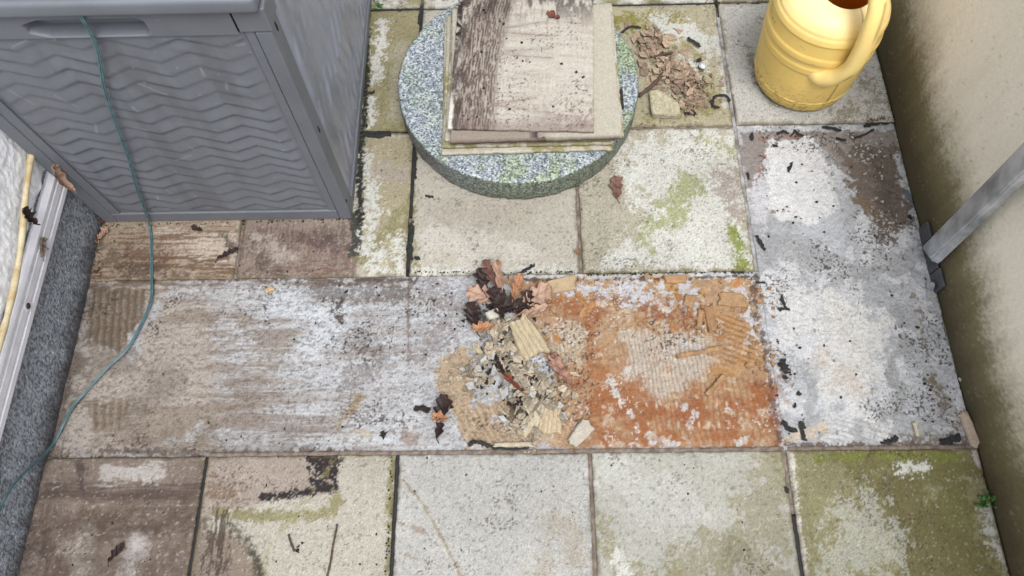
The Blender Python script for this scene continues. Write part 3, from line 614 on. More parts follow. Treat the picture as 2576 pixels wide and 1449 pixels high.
# ------------------------------------------------------------------ left house wall: dark plinth, metal strip, white render
def build_house():
    root = empty('house_wall', (-.35, .4, 0)); setp(root, 'white rendered house wall over a dark granular plinth and a metal strip at the left edge', 'wall')
    def panel(name, z0, z1, x, res, cf, hf, mat, y0=-1.6, y1=2.6, th=-.08):
        nx = int((y1 - y0) / res); ny = max(3, int((z1 - z0) / res)); Y, Z = np.meshgrid(np.linspace(y0, y1, nx), np.linspace(z0, z1, ny))
        X = x + hf(Y, Z); o = link(name, slab_mesh(name, np.stack([X, Y, Z], -1), cf(Y, Z), (th, 0, 0)), mat)
        o.parent = root; o.matrix_parent_inverse = Matrix.Translation((.35, -.4, 0)); return o
    def pc(Y, Z):
        c = np.ones(Y.shape + (3,)) * lin((150, 157, 166)) * ALB * 1.55
        n = vn(Y * 330, Z * 330, 1); c = lerp(c, (62, 67, 74), sm(.5, .35, n) * .7); c = lerp(c, (226, 232, 238), sm(.80, .86, vn(Y * 300, Z * 300, 2)) * .9)
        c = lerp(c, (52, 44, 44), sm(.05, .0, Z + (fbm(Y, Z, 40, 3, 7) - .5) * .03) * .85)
        return c
    M_pl = attr_mat('granular_plinth', .55, (500, .5), (200, .2), .9, 350, spec=.5, bdist=.004)
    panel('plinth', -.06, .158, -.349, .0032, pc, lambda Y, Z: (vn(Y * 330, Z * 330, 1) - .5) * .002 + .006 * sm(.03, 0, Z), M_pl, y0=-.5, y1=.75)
    def sc(Y, Z):
        c = np.ones(Y.shape + (3,)) * lin((240, 242, 246)) * ALB * 1.5; return c
    M_st = attr_mat('white_render', .9, (200, .08), (60, .05), .5, 120, bdist=.004)
    panel('white_render', .214, 1.0, -.345, .0038, sc, lambda Y, Z: (fbm(Y, Z, 90, 4, 9, g=.6) - .5) * .0055 - .012 * sm(.232, .214, Z + (fbm(Y, Z, 30, 3, 10) - .5) * .02), M_st, y0=-.5, y1=.9)
    bm = bmesh.new(); prof = [(-.352, .156), (-.337, .156), (-.335, .160), (-.335, .170), (-.339, .172), (-.339, .177), (-.335, .179), (-.335, .193), (-.339, .195), (-.339, .199), (-.335, .201), (-.335, .207), (-.345, .214), (-.352, .214)]
    vs_ = [[bm.verts.new((x, y, z)) for x, z in prof] for y in (-1.6, 2.6)]
    for i in range(len(prof)): bm.faces.new((vs_[0][i], vs_[0][(i + 1) % len(prof)], vs_[1][(i + 1) % len(prof)], vs_[1][i]))
    bm.faces.new(vs_[0][::-1]); bm.faces.new(vs_[1])
    bmesh.ops.recalc_face_normals(bm, faces=bm.faces)
    M_al = plain_mat('grey_metal_strip', (216, 216, 222), .5, .1, 25, .1, 100, metal=.1, k=1.55)
    st = bm_obj('metal_strip', bm, M_al, root); st.matrix_parent_inverse = Matrix.Translation((.35, -.4, 0))
    sp = PLX(67, 768, -.335)
    bm = bmesh.new(); bmesh.ops.create_uvsphere(bm, u_segments=16, v_segments=8, radius=.0075, matrix=Matrix.Translation((-.335, sp.y, .184)) @ Matrix.Diagonal((.45, 1, 1, 1)))
    M_sc = plain_mat('screw_metal', (120, 115, 110), .35, .3, 60, 0, metal=.8)
    s_ = bm_obj('screw', bm, M_sc, st, True)
    bm = bmesh.new(); bmesh.ops.create_cone(bm, cap_ends=True, segments=20, radius1=.011, radius2=.0105, depth=.0016, matrix=Matrix.Translation((-.3346, sp.y, .184)) @ Matrix.Rotation(math.pi / 2, 4, 'Y'))
    bm_obj('washer', bm, M_al, st)
build_house()

# cream cane leaning along the render
M_cane = plain_mat('cream_cane', (238, 226, 190), .45, .1, 40, .1, 100, c2=(205, 180, 130))
bm = bmesh.new()
cpts = [PLX(82, 366, -.333), PLX(66, 480, -.331), PLX(50, 640, -.329), PLX(22, 780, -.329), PLX(0, 860, -.329)]
d_ = (cpts[-1] - cpts[-2]).normalized(); cpts.append(cpts[-1] + d_ * .25)
cp = smooth_path(cpts, 6); tube_bm(bm, cp, [.0062 + .0007 * math.sin(i * .9) for i in range(len(cp))], 12)
o = bm_obj('cane', bm, M_cane, None, True); setp(o, 'cream coloured cane leaning along the white render above the metal strip', 'cane')

# ------------------------------------------------------------------ metal post on the right wall
M_galv = plain_mat('galvanised_steel', (226, 230, 234), .24, .2, 14, .08, 60, metal=.5, c2=(160, 166, 172), k=1.3)
def build_post():
    root = empty('steel_post', (1.60, .43, 0)); setp(root, 'slanting galvanised steel post fixed to the foot of the beige wall', 'post')
    inv = Matrix.Translation((-1.60, -.43, 0))
    def pl(a, b, c, d, th, name, mat=M_galv, bev=.002):
        bm = bmesh.new(); f = [bm.verts.new(v) for v in (a, b, c, d)]; fc = bm.faces.new(f)
        n = (Vector(b) - Vector(a)).cross(Vector(d) - Vector(a)).normalized()
        r = bmesh.ops.extrude_face_region(bm, geom=[fc]); bmesh.ops.translate(bm, vec=n * th, verts=[g for g in r['geom'] if isinstance(g, bmesh.types.BMVert)])
        bmesh.ops.recalc_face_normals(bm, faces=bm.faces); bmesh.ops.bevel(bm, geom=list(bm.edges), offset=bev, segments=2, affect='EDGES')
        o = bm_obj(name, bm, mat, root); o.matrix_parent_inverse = inv; return o
    # closed hollow section, slightly tilted: long broad face and narrow lit side
    bm = bmesh.new()
    L0 = PLX(2331, 606, 1.600); L1 = PLX(2576, 353, 1.575); R0 = PLX(2352, 640, 1.588); R1 = PLX(2576, 430, 1.560); E0 = PLX(2377, 653, 1.606); E1 = PLX(2576, 466, 1.590)
    rings = []
    for t in (-.08, 0, .3, 1, 1.9):
        a = L0.lerp(L1, t); b = R0.lerp(R1, t); e = E0.lerp(E1, t)
        back = a + (e - b)
        rings.append([bm.verts.new(v) for v in (a, b, e, back)])
    for r0, r1 in zip(rings[:-1], rings[1:]):
        for k in range(4): bm.faces.new((r0[k], r0[(k + 1) % 4], r1[(k + 1) % 4], r1[k]))
    bm.faces.new(rings[0][::-1]); bm.faces.new(rings[-1])
    bmesh.ops.recalc_face_normals(bm, faces=bm.faces)
    lg = [e for e in bm.edges if abs((e.verts[0].co - e.verts[1].co).z) > .01]
    bmesh.ops.bevel(bm, geom=lg, offset=.004, segments=3, affect='EDGES')
    o = bm_obj('upright', bm, M_galv, root, False); o.matrix_parent_inverse = inv
    M_dk = plain_mat('dark_steel', (120, 122, 128), .5, .3, 40, .2, 120, metal=.6)
    bm = bmesh.new(); box_bm(bm, 1.607, 1.613, .348, .393, -.05, .034, .0012); box_bm(bm, 1.607, 1.613, .470, .512, -.05, .034, .0012)
    box_bm(bm, 1.606, 1.611, .395, .468, -.05, .030, .001)
    o = bm_obj('base_bracket', bm, M_dk, root); o.matrix_parent_inverse = inv
    bm = bmesh.new(); bmesh.ops.create_cone(bm, cap_ends=True, segments=6, radius1=.009, radius2=.009, depth=.01, matrix=Matrix.Translation((1.596, .362, .006)) @ Matrix.Rotation(math.pi / 2, 4, 'Y'))
    o = bm_obj('bolt', bm, M_galv, root); o.matrix_parent_inverse = inv
build_post()

# ------------------------------------------------------------------ storage box
def plastic(name, c, rough=.5):
    m, nt, ln, b = new_mat(name, rough, .45)
    n = noise_node(nt, ln, 7, 5, .6); a = lin(c) * ALB
    r = ramp(nt, ln, n.outputs[0], [(.3, tuple(a * .88)), (.7, tuple(a * 1.12))])
    # chalky scuffs
    n2 = noise_node(nt, ln, 55, 6, .75); r2 = ramp(nt, ln, n2.outputs[0], [(.62, (0, 0, 0)), (.75, (.35, .35, .35))])
    mx = nt.new('ShaderNodeMix'); mx.data_type = 'RGBA'; ln.new(r2.outputs[0], mx.inputs[0]); ln.new(r.outputs[0], mx.inputs[6]); mx.inputs[7].default_value = (*(lin((176, 180, 190)) * ALB), 1)
    ln.new(mx.outputs[2], b.inputs['Base Color'])
    n3 = noise_node(nt, ln, 900, 2, .5); bp = nt.new('ShaderNodeBump'); bp.inputs['Strength'].default_value = .12; bp.inputs['Distance'].default_value = .001
    ln.new(n3.outputs[0], bp.inputs['Height']); ln.new(bp.outputs[0], b.inputs['Normal'])
    return m
M_box = plastic('grey_plastic', (119, 123, 131)); M_boxl = plastic('grey_plastic_lid', (124, 129, 138), .45)
def chevron(U, V, per=.034, lx=.112, amp=.0037, seed=0):
    row = V / per
    shift = (np.floor(row) % 2) * .0
    wob = (fbm(U, V, 3, 2, 400 + seed) - .5) * .7
    tri = np.abs(((U / lx + wob * .5 + .03 * row) % 1) - .5) * 2
    ph = row + tri * .70 + wob * .5
    f = ph % 1.0
    f = 1 - f; saw = sm(0, 1, np.where(f < .76, f / .76, (1 - f) / .24)) * .6 + .4 * np.where(f < .76, f / .76, (1 - f) / .24)
    am = .45 + .55 * sm(.35, .65, fbm(U, V, 16, 2, 410 + seed))
    ridge2 = .35 * tri
    return (saw * am + ridge2 * .5) * amp
def build_box():
    YF = .560; XL, XR = -.335, .264; XT = .012
    root = empty('storage_box', ((XL + XR) / 2, .85, 0)); inv = Matrix.Translation(-root.location)
    setp(root, 'large dark grey plastic garden storage box with wavy relief panels, upper left', 'storage box')
    def fin(o): o.matrix_parent_inverse = inv; return o
    sh = lambda x, z: x + (XT * z / .65 if x > 0 else -.0 * z)      # right side leans outward
    def lean(bm):
        for v in bm.verts:
            if v.co.x > 0: v.co.x += XT * v.co.z / .65
    # front panel
    x0, x1, z0, z1 = -.278, .218, .040, .628; res = .0028
    nx = int((x1 - x0) / res); nz = int((z1 - z0) / res); U, V = np.meshgrid(np.linspace(x0, x1, nx), np.linspace(z0, z1, nz))
    d = np.minimum(np.minimum(U - x0, x1 - U), np.minimum(V - z0, z1 - V)); fade = sm(0, .012, d)
    X = U + np.clip(U, 0, 1) / .25 * XT * V / .65
    Y = YF + .0042 - chevron(U, V) * fade
    def dirty(U, V, c0, s):
        c = np.ones(U.shape + (3,)) * lin(c0) * ALB
        c = lerp(c, (150, 153, 160), sm(.5, .75, fbm(U, V, 5, 5, 800 + s, 1, .5)) * .35)
        c = lerp(c, (92, 94, 98), sm(.5, .7, fbm(U, V, 9, 5, 801 + s, 3, .4)) * .35)
        c = lerp(c, (160, 160, 158), sm(.58, .72, fbm(U, V, 90, 4, 802 + s, g=.7)) * (.08 + .30 * sm(.12, 0, V)))
        c = lerp(c, (196, 200, 206), sm(.975, .985, vn(U * 150, V * 150, 803)) * .5)
        for q in range(16):                                              # scuffs and a few hair-fine scratches
            rq = random.Random(q + s); a0, b0 = rq.uniform(U.min(), U.max()), rq.uniform(V.min(), V.max()); an = rq.uniform(0, 3.1); L = rq.uniform(.01, .05)
            c = lerp(c, (190, 194, 200), sm(.0022, .0004, sd_line(U, V, [(a0, b0), (a0 + L * math.cos(an), b0 + L * math.sin(an))])) * .4)
        return c
    M_pan = attr_mat('grey_plastic_panel', .46, (700, .06), (40, .07), .1, 700, spec=.45, bdist=.001)
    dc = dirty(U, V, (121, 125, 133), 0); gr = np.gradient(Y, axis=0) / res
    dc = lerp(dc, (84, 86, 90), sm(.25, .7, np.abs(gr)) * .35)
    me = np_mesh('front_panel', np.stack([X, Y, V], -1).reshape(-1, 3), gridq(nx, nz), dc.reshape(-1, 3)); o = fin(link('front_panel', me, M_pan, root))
    # frame pieces of the front
    def part(name, boxes, bev=.0025, mat=M_box, smooth=True):
        bm = bmesh.new()
        for b in boxes: box_bm(bm, *b, bev, 2)
        lean(bm); return fin(bm_obj(name, bm, mat, root, False))
    part('bottom_rail', [(-.3025, .2345, YF - .001, YF + .03, .003, .041)])
    part('stile', [(-.3025, -.279, YF, YF + .03, .041, .632)], .0015); part('stile', [(.2185, .2345, YF, YF + .03, .041, .632)], .0015)
    part('corner_post', [(XL, -.3035, YF - .002, YF + .04, .003, .64)], .003); part('corner_post', [(.2355, XR, YF - .002, YF + .045, .003, .632)], .003)
    part('corner_cap', [(.2130, XR + .003, YF - .004, YF + .05, .634, .684)], .003)
    part('corner_cap', [(XL - .003, -.3035, YF - .004, YF + .05, .642, .684)], .003)
    # top rail with a scooped handle recess
    x0, x1, z0, z1 = -.3035, .2125, .629, .684; nx, nz = 260, 44; U, V = np.meshgrid(np.linspace(x0, x1, nx), np.linspace(z0, z1, nz))
    cx, hx, cz, hz, r = -.022, .100, .6495, .0185, .012
    qx = np.abs(U - cx) - hx + r; qz = np.abs(V - cz) - hz + r
    sd = np.hypot(np.maximum(qx, 0), np.maximum(qz, 0)) + np.minimum(np.maximum(qx, qz), 0) - r
    sd2 = sd + np.clip((-.085 - U) * .35, 0, 1) * (1)                       # left end sweeps up to a point
    dep = sm(.0010, -.006, sd2) * .028
    X = U + np.clip(U, 0, 1) / .25 * XT * V / .65
    me = np_mesh('top_rail', np.stack([X, YF - .003 + dep, V], -1).reshape(-1, 3), gridq(nx, nz)); fin(link('top_rail', me, M_box, root))
    # right side
    y0, y1, z0, z1 = YF + .05, 1.42, .03, .66; res = .0035
    ny = int((y1 - y0) / res); nz = int((z1 - z0) / res); U, V = np.meshgrid(np.linspace(y0, y1, ny), np.linspace(z0, z1, nz))
    d = np.minimum(np.minimum(U - y0, y1 - U), np.minimum(V - z0, z1 - V)); fade = sm(0, .02, d)
    X = XR - .002 + XT * V / .65 + chevron(V, U, .045, .17, .0036, 5) * fade - .002
    me = np_mesh('side_panel', np.stack([X, U, V], -1).reshape(-1, 3), gridq(ny, nz), dirty(U, V, (160, 165, 182), 50).reshape(-1, 3)); fin(link('side_panel', me, attr_mat('grey_plastic_lit_side', .3, (700, .06), (40, .07), .1, 700, spec=.6, bdist=.001), root))  # same plastic coloured paler and bluer: the shine on this side is painted in
    part('side_rail', [(XR - .03, XR + .001, YF + .0455, 1.44, .003, .030)]); part('side_rail', [(XR - .03, XR + .003, YF + .0505, 1.44, .660, .684)])
    part('side_stile', [(XR - .03, XR + .001, 1.42, 1.46, .0305, .6595)])
    # slots in the front corner post's side
    M_blk = plain_mat('slot_dark', (20, 21, 24), .8, .1, 50, 0)
    for (px, py) in ((690, 66), (799, 325), (874, 505)):
        p = PLX(px, py, XR + .008 if py < 200 else XR + .004)
        bm = bmesh.new(); bmesh.ops.create_uvsphere(bm, u_segments=14, v_segments=8, radius=1, matrix=Matrix.Translation((XR + XT * p.z / .65 - .0005, p.y, p.z)) @ Matrix.Diagonal((.0022, .0035, .012 if py < 400 else .007, 1)))
        fin(bm_obj('slot', bm, M_blk, root, True))
    # body shell and lid
    part('body_shell', [(XL + .002, XR - .012, YF + .026, 1.455, .001, .672)], .002)
    bm = bmesh.new(); box_bm(bm, XL - .02, .262, YF - .016, 1.48, .6845, .715, .008, 4); box_bm(bm, XL - .01, .250, YF - .006, 1.47, .7145, .723, .003, 3); lean(bm)
    fin(bm_obj('lid', bm, M_boxl, root, False)); bm = None
    for ch in root.children:
        if ch.name.startswith('lid'): ch.data.polygons.foreach_set('use_smooth', [True] * len(ch.data.polygons))
build_box()

# green two-strand cable hanging from the lid over the front and across the bed
M_cab = plain_mat('green_cable', (98, 138, 144), .3, .12, 60, 0, c2=(66, 104, 112), spec=.6)
M_cab2 = plain_mat('dark_core', (30, 52, 60), .5, .1, 60, 0)
def build_cable():
    f = .552; pts = []
    for (px, py) in ((190, 20), (203, 40), (238, 105), (252, 160), (262, 220), (282, 285), (306, 350), (327, 410), (343, 470), (362, 520), (374, 562)):
        pts.append(PLY(px, py, f if py < 540 else .548))
    for v in pts: v.z = max(v.z, .006)
    for (px, py) in ((381, 600), (381, 650), (382, 700), (378, 760), (350, 825), (318, 880), (270, 925), (225, 975), (185, 1020), (158, 1070)):
        x, y = W(px, py, .004); pts.append(Vector((x, y, .004)))
    for v in pts: v.x = max(v.x, -.332)
    for (px, py, xx) in ((138, 1110, -.334), (104, 1152, -.336), (62, 1188, -.3375), (25, 1232, -.3375), (-2, 1285, -.3375), (-60, 1400, -.3375)): pts.append(PLX(px, py, xx))
    P_ = smooth_path(pts, 8); root = empty('green_cable', pts[0]); setp(root, 'thin green two strand cable hanging over the storage box and lying across the floor', 'cable')
    inv = Matrix.Translation(-pts[0])
    offs = []
    for i, p in enumerate(P_):
        t = (P_[min(i + 1, len(P_) - 1)] - P_[max(i - 1, 0)]).normalized()
        nrm = Vector((0, -1, 0)) if p.z > .03 and p.y > .5 else (Vector((1, 0, 0)) if p.x < -.333 else Vector((0, 0, 1))); offs.append(t.cross(nrm).normalized() * .0016)
    for s in (-1, 1):
        bm = bmesh.new(); tube_bm(bm, [p + o * s for p, o in zip(P_, offs)], .0016, 8); o = bm_obj('strand', bm, M_cab, root, True); o.matrix_parent_inverse = inv
    bm = bmesh.new(); tube_bm(bm, P_, .0011, 6); o = bm_obj('web', bm, M_cab2, root, True); o.matrix_parent_inverse = inv
build_cable()

# ------------------------------------------------------------------ granite disc
def build_disc():
    cx, cy, R, H = .667, .900, .2985, .080
    m, nt, ln, b = new_mat('granite', .55, .4)
    tc = nt.new('ShaderNodeTexCoord')
    v = nt.new('ShaderNodeTexVoronoi'); v.inputs['Scale'].default_value = 270; ln.new(tc.outputs['Object'], v.inputs['Vector'])
    sep = nt.new('ShaderNodeSeparateColor'); ln.new(v.outputs['Color'], sep.inputs[0])
    r = ramp(nt, ln, sep.outputs[0], [(0, tuple(lin((78, 90, 100)) * ALB)), (.3, tuple(lin((138, 152, 166)) * ALB)), (.6, tuple(lin((182, 192, 202)) * ALB)), (1, tuple(lin((236, 240, 242)) * ALB))])
    r.color_ramp.interpolation = 'LINEAR'
    n = noise_node(nt, ln, 330, 4, .7, tc.outputs['Object']); rr = ramp(nt, ln, n.outputs[0], [(.35, (.6,) * 3), (.65, (1.15,) * 3)])
    mx = nt.new('ShaderNodeMix'); mx.data_type = 'RGBA'; mx.blend_type = 'MULTIPLY'; mx.inputs[0].default_value = 1; ln.new(r.outputs[0], mx.inputs[6]); ln.new(rr.outputs[0], mx.inputs[7])
    at = nt.new('ShaderNodeAttribute'); at.attribute_name = 'Col'
    m2 = nt.new('ShaderNodeMix'); m2.data_type = 'RGBA'; m2.blend_type = 'MULTIPLY'; m2.inputs[0].default_value = 1; ln.new(mx.outputs[2], m2.inputs[6]); ln.new(at.outputs['Color'], m2.inputs[7])
    ln.new(m2.outputs[2], b.inputs['Base Color'])
    bp = nt.new('ShaderNodeBump'); bp.inputs['Strength'].default_value = .6; bp.inputs['Distance'].default_value = .002; ln.new(n.outputs[0], bp.inputs['Height']); ln.new(bp.outputs[0], b.inputs['Normal'])
    prof = [(.0, H)] + [(R * t, H) for t in np.linspace(.05, .975, 46)] + [(R * .99, H - .0012), (R - .0005, H - .004), (R, H - .008), (R, .040), (R, .025), (R - .001, .010), (R - .003, .001)]
    prof = np.array(prof[1:]); na = 260; A = np.linspace(0, 2 * math.pi, na, endpoint=False)
    RR, AA = np.meshgrid(prof[:, 0], A, indexing='ij'); ZZ = np.repeat(prof[:, 1:2], na, 1)
    side = (ZZ < H - .002)
    rj = (fbm(AA * R, ZZ, 60, 4, 500, g=.65) - .5) * .008 * side
    chip = sm(.035, 0, np.abs(AA - math.radians(262))) * sm(.012, 0, ZZ) * .008
    X = (RR + rj - chip) * np.cos(AA); Y = (RR + rj - chip) * np.sin(AA); Z = ZZ + (fbm(X, Y, 90, 2, 501) - .5) * .0008 * (~side)
    wx, wy = X + cx, Y + cy
    t = np.ones(X.shape + (3,))
    def tint(t, c, m_): return t * (1 + (np.array(c) - 1) * m_[..., None])
    rim = sm(.7, 1.0, RR / R); 
    south = sm(.75, .62, wy) ; east = sm(.84, .95, wx)
    g = sm(.44, .6, fbm(wx, wy, 18, 4, 502))
    t = tint(t, (.84, .90, .60), np.clip((south + east) * (g * .75 + .12) + .25 * rim * g, 0, 1) * (1 - side))
    t = tint(t, (.90, .94, .76), sm(.5, .66, fbm(wx, wy, 14, 4, 503)) * .6 * (1 - side))
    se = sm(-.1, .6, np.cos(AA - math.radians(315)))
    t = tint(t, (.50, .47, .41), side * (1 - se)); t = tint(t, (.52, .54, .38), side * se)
    V = np.stack([X, Y, Z], -1).reshape(-1, 3); nr = len(prof)
    i = np.arange(na)[None, :] + np.arange(nr - 1)[:, None] * na; j = (np.arange(na)[None, :] + 1) % na + np.arange(nr - 1)[:, None] * na
    Q = np.stack([i, i + na, j + na, j], -1).reshape(-1, 4)
    me = np_mesh('granite_slab', V, Q, t.reshape(-1, 3), [list(range(na)), list(range((nr - 1) * na, nr * na))[::-1]])
    o = link('granite_slab', me, m, smooth=True); o.location = (cx, cy, .001)
    setp(o, 'thick round speckled granite slab under the stack of lifted tiles', 'stone slab')
build_disc()

# ------------------------------------------------------------------ stack of lifted tiles
def stack_tile(cx, cy, rz, w, d, z, th, label, kind, group='lifted tiles stacked on the granite slab'):
    res = .0026; nx = int(w / res); ny = int(d / res); U, V = np.meshgrid(np.linspace(-w / 2, w / 2, nx), np.linspace(-d / 2, d / 2, ny))
    u = U / w + .5; v = V / d + .5; s = int(z * 1000)
    de = np.minimum(np.minimum(U + w / 2, w / 2 - U), np.minimum(V + d / 2, d / 2 - V))
    c = np.ones(U.shape + (3,)) * lin((196, 190, 174)) * ALB
    if kind == 'top':
        c = np.ones(U.shape + (3,)) * lin((204, 198, 186)) * ALB
        vert = fbm(U, V, 110, 5, 600, 4.0, .25, .65); hor = fbm(U, V, 40, 4, 601, .4, 4, .6)
        c = lerp(c, (176, 160, 146), sm(.45, .6, hor) * .4)
        arc = U + .06 * (v - .75) ** 2 * 4 * np.sign(-1) ; arc2 = (u - .16 - .20 * np.clip(v - .35, 0, 1) ** 1.5)
        st_ = np.abs(np.sin((arc2 * 150) + (fbm(U, V, 20, 3, 602) - .5) * 8)); band = sm(.30, .16, np.abs(arc2 - .02) * 1.6)
        c = lerp(c, (98, 80, 70), band * (.45 + .55 * sm(.32, .6, vert * .6 + st_ * .3)))
        c = lerp(c, (92, 74, 68), sm(.44, .58, fbm(U, V, 100, 5, 603, 2.5, .4, .7)) * sm(.36, .12, u) * .85)
        c = lerp(c, (214, 206, 196), sm(.55, .62, vert) * .6)
        c = lerp(c, (140, 118, 104), sm(.56, .66, vert) * .5 * sm(.55, .9, v))
        for a0, b0, a1, b1 in ((.36, .735, .66, .79), (.34, .70, .72, .68), (.38, .56, .7, .585), (.30, .535, .7, .51), (.30, .17, .60, .22), (.30, .165, .72, .115)):
            dl = sd_line(u, v, [(a0, b0), (a1, b1)]); c = lerp(c, (104, 86, 78), sm(.006, .001, dl) * .65 * sm(.3, .5, fbm(U, V, 90, 3, 604)))
            c = lerp(c, (160, 144, 134), sm(.03, .0, dl) * .4)
        c = lerp(c, (126, 106, 100), sm(.12, .0, v + (fbm(U, V, 20, 3, 605) - .5) * .1) * .55)
        c = lerp(c, (150, 130, 122), sm(.48, .66, fbm(U, V, 160, 3, 606, g=.7)) * sm(.55, .85, u) * sm(.32, .15, v) * .8)
        c = lerp(c, (70, 58, 54), sm(.76, .84, vn(U * 300, V * 300, 607) * sm(.3, .6, fbm(U, V, 14, 3, 608))) * .8)
        c = lerp(c, (40, 34, 34), sm(.5, .58, fbm(U, V, 120, 4, 609)) * sm(.07, .03, u) * sm(.45, .7, v)); c = lerp(c, (58, 48, 46), sm(.46, .62, fbm(U, V, 34, 5, 611, 2, .6)) * np.maximum(sm(.16, .0, u) * .8, sm(.72, .95, v) * .75))
        c = lerp(c, (232, 228, 218), sm(.012, .006, U + w / 2 + (fbm(U, V, 80, 3, 610) - .5) * .01) * sm(.22, .18, v))
    elif kind == 'second':
        c = lerp(c, (158, 146, 134), sm(.13, .09, v) * sm(.62, .5, u) * .9); c = lerp(c, (84, 70, 70), sm(.54, .6, fbm(U, V, 50, 4, 620)) * sm(.12, .06, np.abs(u - .56) ) * sm(.1, .07, v))
        c = lerp(c, (118, 98, 88), sm(.02, .0, v) * .7)
    else:
        c = lerp(c, (150, 142, 90), sm(.45, .6, fbm(U, V, 22, 4, 630 + s)) * .8)
        c = lerp(c, (210, 204, 188), sm(.52, .58, fbm(U, V, 40, 4, 640 + s)) * .7)
    c = c * (1 + (fbm(U, V, 330, 2, 3) - .5) * .4)[..., None]
    Z = -.0012 * sm(.003, 0, de) - .002 * sm(.6, .68, fbm(U, V, 45, 3, 650 + s)) * sm(.006, .001, de)
    e = (fbm(U + s, V, 70, 3, 14) - .5) * .0035 * (de < 1e-6); su = np.where(U < 0, 1, -1); sv = np.where(V < 0, 1, -1)
    X = U + e * su; Y = V + e * sv
    me = slab_mesh('lifted_tile', np.stack([X, Y, Z], -1), np.clip(c, .002, .9), (0, 0, -th + .0006))
    o = link('lifted_tile', me, M_tile); o.location = (cx, cy, z); o.rotation_euler.z = rz
    setp(o, label, 'floor tile', group)
T0 = .0100
ZB = .0812
stack_tile(.684, .883, math.radians(.8), .402, .400, ZB + T0, T0, 'lowest lifted tile, resting directly on the granite slab', 'mid')
stack_tile(.688, .894, math.radians(.2), .400, .400, ZB + 2 * T0, T0, 'second lifted tile from the bottom of the stack', 'mid')
stack_tile(.690, .898, math.radians(-.8), .385, .392, ZB + 3 * T0, T0, 'third lifted tile from the bottom of the stack', 'mid')
stack_tile(.708, .901, math.radians(.6), .404, .400, ZB + 4 * T0, T0, 'lifted tile just under the two top tiles, its right edge showing', 'mid')
stack_tile(.7055, .887, math.radians(.8), .397, .397, ZB + 5 * T0, T0, 'pale lifted tile just below the topmost, its right strip bare', 'second')
stack_tile(.681, .912, math.radians(-2.6), .338, .405, ZB + 6 * T0, T0, 'topmost narrower lifted tile with brown comb marks and a leaf on it', 'top')
# strips of old joint stuck to the stack's right edge
bm = bmesh.new(); box_bm(bm, .911, .917, .78, .835, .112, .1225, .001)
o = bm_obj('rubber_strip', bm, M_rubber); setp(o, 'black rubber joint strip stuck to the right edge of the tile stack', 'rubber strip')

